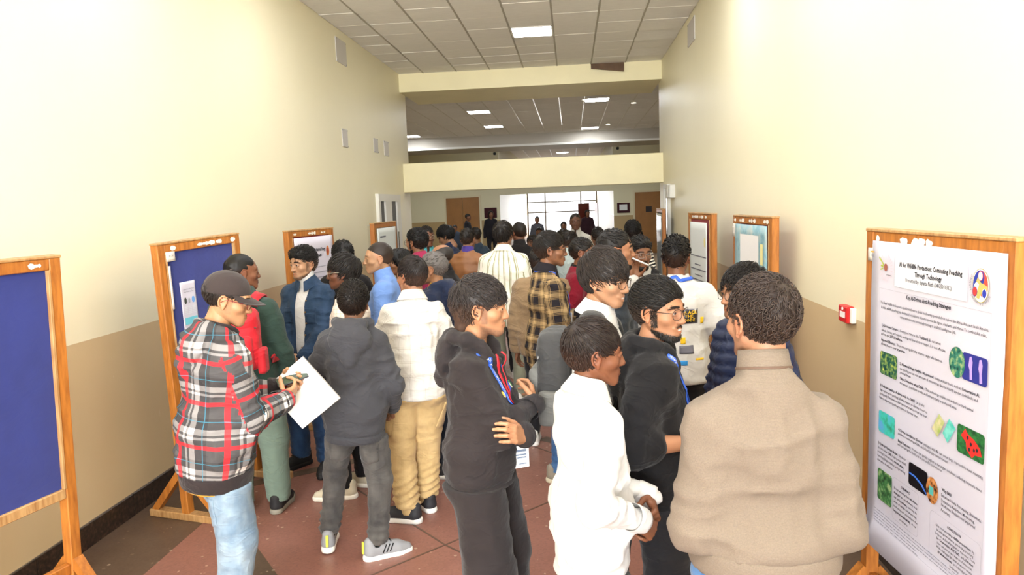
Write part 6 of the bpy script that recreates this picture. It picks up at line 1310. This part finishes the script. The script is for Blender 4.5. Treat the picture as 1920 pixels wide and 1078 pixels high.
# 21 --- green blazer with red bag
p21 = person('man in bottle green blazer facing the blue board', (.88, 4.52), 1.765, 10, lod=1, head=-50, skin_c='7E4E32', hair='crew', hair_c='0F0D0C', top=dict(kind='blazer', mat=M_GREEN, e=.026, hem=.76, collar='shirt', rip=.003, w1=.004), legs=dict(mat=M_GTR, e=.024, w=1.15, rip=.003, w1=.003), feet=((.12, .02, -8), (-.12, .0, 10)), R='down', L='down', shoes=('1B1B1E', '8A8578', '3A3A3A'))
backpack(p21, 'red backpack on the man in the green blazer', cloth('red nylon', 'C4202C', rough=.6), cloth('red nylon', 'C4202C'), .9)
# 22 --- glasses, small cream check
p22 = person('youth with glasses in small cream check shirt facing left', (1.47, 4.86), 1.715, 92, lod=1, head=98, skin_c='6F422A', hair='mop', hair_c='15110F', beard=.3, glasses='C0B8A8', top=dict(kind='shirt', collar='shirt', mat=M_CREAM2, uv=1, e=.028, hem=.8), legs=dict(mat=M_JBLK), shoes=('C9BFA8', 'EDE8DC', 'B8AE98'), feet=((.11, .0, -8), (-.11, .08, 8)))
# 23 --- sky blue zip top
p23 = person('young man in sky blue zip top standing by the poster', (1.575, 5.42), 1.77, 100, lod=1, head=108, skin_c='BE8E68', hair='crew', hair_c='241C18', face='b', fat=.02, top=dict(kind='sweater', collar='stand', mat=M_BLUEZ, e=.028, hem=.86), legs=dict(mat=M_NAVY), shoes=('DAD6D0', 'EDEAE4', 'B0A8A0'), feet=((.11, .0, -14), (-.11, .06, 8)))
patch(p23, p23['T'], (-.07, .3, 1.24), (-1, 0, 0), (0, 0, 1), .018, .024, (0, -1, 0), plain('navy logo', '1A2A5A', .8), 'chest_logo', nu=2, nv=2)
# 24 --- black suit
p24 = person('man in black jacket turned to the white poster', (1.08, 6.02), 1.755, 24, head=20, skin_c='8E5E40', hair='wavy', hair_c='0F0D0C', lod=1, top=dict(kind='blazer', collar='shirt', mat=M_BLK_C, e=.03, hem=.78), legs=dict(mat=M_JBLK))
# 25 --- navy hoodie, grey hair
p25 = person('grey haired man in navy hooded jacket with yellow lanyard', (2.03, 5.22), 1.69, 78, lod=1, head=84, skin_c='A87652', hair='short', hair_c='5A5654', face='b', beard=.12, top=dict(kind='hoodie', hood=1, mat=M_NAVY, e=.034, hem=.80), legs=dict(mat=cloth('dark navy trousers', '1C2230')), R='pocket', L='pocket', lanyard=dict(mat='yellow lanyard', c='D9A92C', w=.02, badge=False))
# 26 --- bald man
p26 = person('balding man in black jacket looking left', (1.88, 6.42), 1.69, 84, head=90, skin_c='A8734E', hair='bald', hair_c='2A2624', face='b', top=dict(kind='jacket', collar='stand', mat=M_BLK_C, e=.03, hem=.82), legs=dict(mat=M_JBLK), lod=1)
# 27 --- magenta collar, beard, glasses
p27 = person('bearded man with glasses and a magenta collar', (1.56, 6.85), 1.815, 66, head=62, skin_c='9A6846', hair='thick', hair_c='0E0C0C', beard=1, glasses='15110F', lod=1, top=dict(kind='shirt', collar='shirt', mat=M_PINK, e=.028, hem=.8), legs=dict(mat=M_JBLK))
# 28 --- woman
p28 = person('woman with long black hair half hidden behind the cream shirt', (1.52, 6.25), 1.665, 110, head=120, skin_c='9A6846', hair='long', hair_c='0E0C0C', lod=1, sw=.9, top=dict(kind='sweater', mat=M_MAROON, e=.02, hem=.85), legs=dict(mat=M_JBLK))
# 29.. further back
p29 = person('man with glasses in teal shirt near the farthest left board', (1.30, 8.5), 1.80, -150, head=-140, skin_c='7E5038', hair='short', lod=1, glasses='C0B8A8', top=dict(kind='shirt', collar='shirt', mat=M_TEAL, e=.025, hem=.85), legs=dict(mat=M_JBLK), lanyard=dict(w=.024, badge=False))
p30 = person('man with thick black hair bending his head, dark jacket', (1.56, 9.0), 1.775, 78, head=82, pitch=24, skin_c='A07050', hair='mop', hair_c='0E0C0C', lod=1, lean=8, top=dict(kind='jacket', collar='stand', mat=M_NAVY, e=.03, hem=.85), legs=dict(mat=M_JBLK))
p31 = person('man in brown leather jacket seen from behind', (1.87, 8.0), 1.77, -14, head=-18, skin_c='A07050', hair='short', lod=1, top=dict(kind='jacket', collar='stand', colmat=cloth('violet scarf', '4A3A8A'), mat=M_LEATH, e=.035, hem=.85), legs=dict(mat=M_JBLK))
p32 = person('man in olive and white striped shirt seen from behind', (2.36, 7.1), 1.845, -8, head=-24, skin_c='A07050', hair='mop', lod=1, sw=1.08, top=dict(kind='shirt', collar='shirt', mat=M_OLIVES, uv=1, e=.04, hem=.76), legs=dict(mat=cloth('sage trousers', '8A8A76')), shoes=('E4E2DC', 'F0EEEA'))
p33 = person('man in black jacket with cropped hair beside the striped shirt', (2.44, 8.2), 1.82, 12, head=30, skin_c='7E5038', hair='crew', lod=1, top=dict(kind='jacket', collar='stand', mat=M_BLK_C, e=.035, hem=.82), legs=dict(mat=M_JBLK), shoes=('E4E2DC', 'F0EEEA'))
p34 = person('black haired visitor between the varsity jacket and the bearded man', (3.36, 9.0), 1.70, 10, hair='short', lod=1, skin_c='8A5A3C', top=dict(kind='shirt', mat=cloth('mustard cloth', 'B98A3A'), e=.03), legs=dict(mat=M_JBLK))
p35 = person('visitor in pale shirt with short black hair facing away to the right', (3.0, 8.55), 1.68, -60, hair='short', lod=1, skin_c='A07050', top=dict(kind='shirt', collar='shirt', mat=cloth('pale aqua shirt', 'B9C6C4'), e=.03), legs=dict(mat=M_JBLK))
p36 = person('visitor whose black hair shows behind the check shirt man', (2.93, 9.6), 1.67, 20, hair='short', lod=1, skin_c='A07050', top=dict(kind='jacket', mat=cloth('slate blue jacket', '5A6A80'), e=.035, hem=.82), legs=dict(mat=M_JBLK))
# small figures in the hall and the passage
FAR = [('dark clad person leaning at the far left double door', (-.66, 25.6), 1.75, -95, 'short', '1A1A20', {}), ('person in open black coat before the dark maroon board', (.18, 25.6), 1.835, 200, 'long', '17141A', {}), ('short figure standing low before the far left double door', (-.62, 22.5), 1.45, 170, 'short', '3A4250', {}),
       ('person in olive coat silhouetted against the bright window', (2.82, 20.), 1.50, 180, 'long', '5A5636', {}), ('dark haired person low before the window, left of the olive coat', (2.37, 15.0), 1.53, 170, 'short', '3A3430', {}), ('person in maroon and black by the red door', (3.62, 26.5), 1.73, 190, 'long', '2A1018', {}),
       ('person in mustard scarf near the black jacket', (2.42, 11.4), 1.52, 150, 'long', 'A8842A', {}), ('visitor with dark hair by the far right door', (4.12, 12.2), 1.46, 160, 'short', '2A2C34', {}), ('second dark haired visitor by the far right door', (4.3, 13.8), 1.45, 30, 'short', '3A3A44', {}), ('small figure at the left end of the bright window', (1.9, 24.0), 1.6, 180, 'short', '4A4A50', {}), ('visitor behind the bent headed man near the left wall', (1.62, 10.6), 1.70, 40, 'short', '2A3848', {})]
for lb, ps, H_, yw, hr, c_, kw in FAR: person(lb, ps, H_, yw, hair=hr, lod=2 if ps[1] > 14 else 1, skin_c='8A5A3C', top=dict(kind='jacket', mat=cloth('far cloth ' + c_, c_), e=.03, hem=.75), legs=dict(mat=M_JBLK), grp='people visiting the poster corridor')
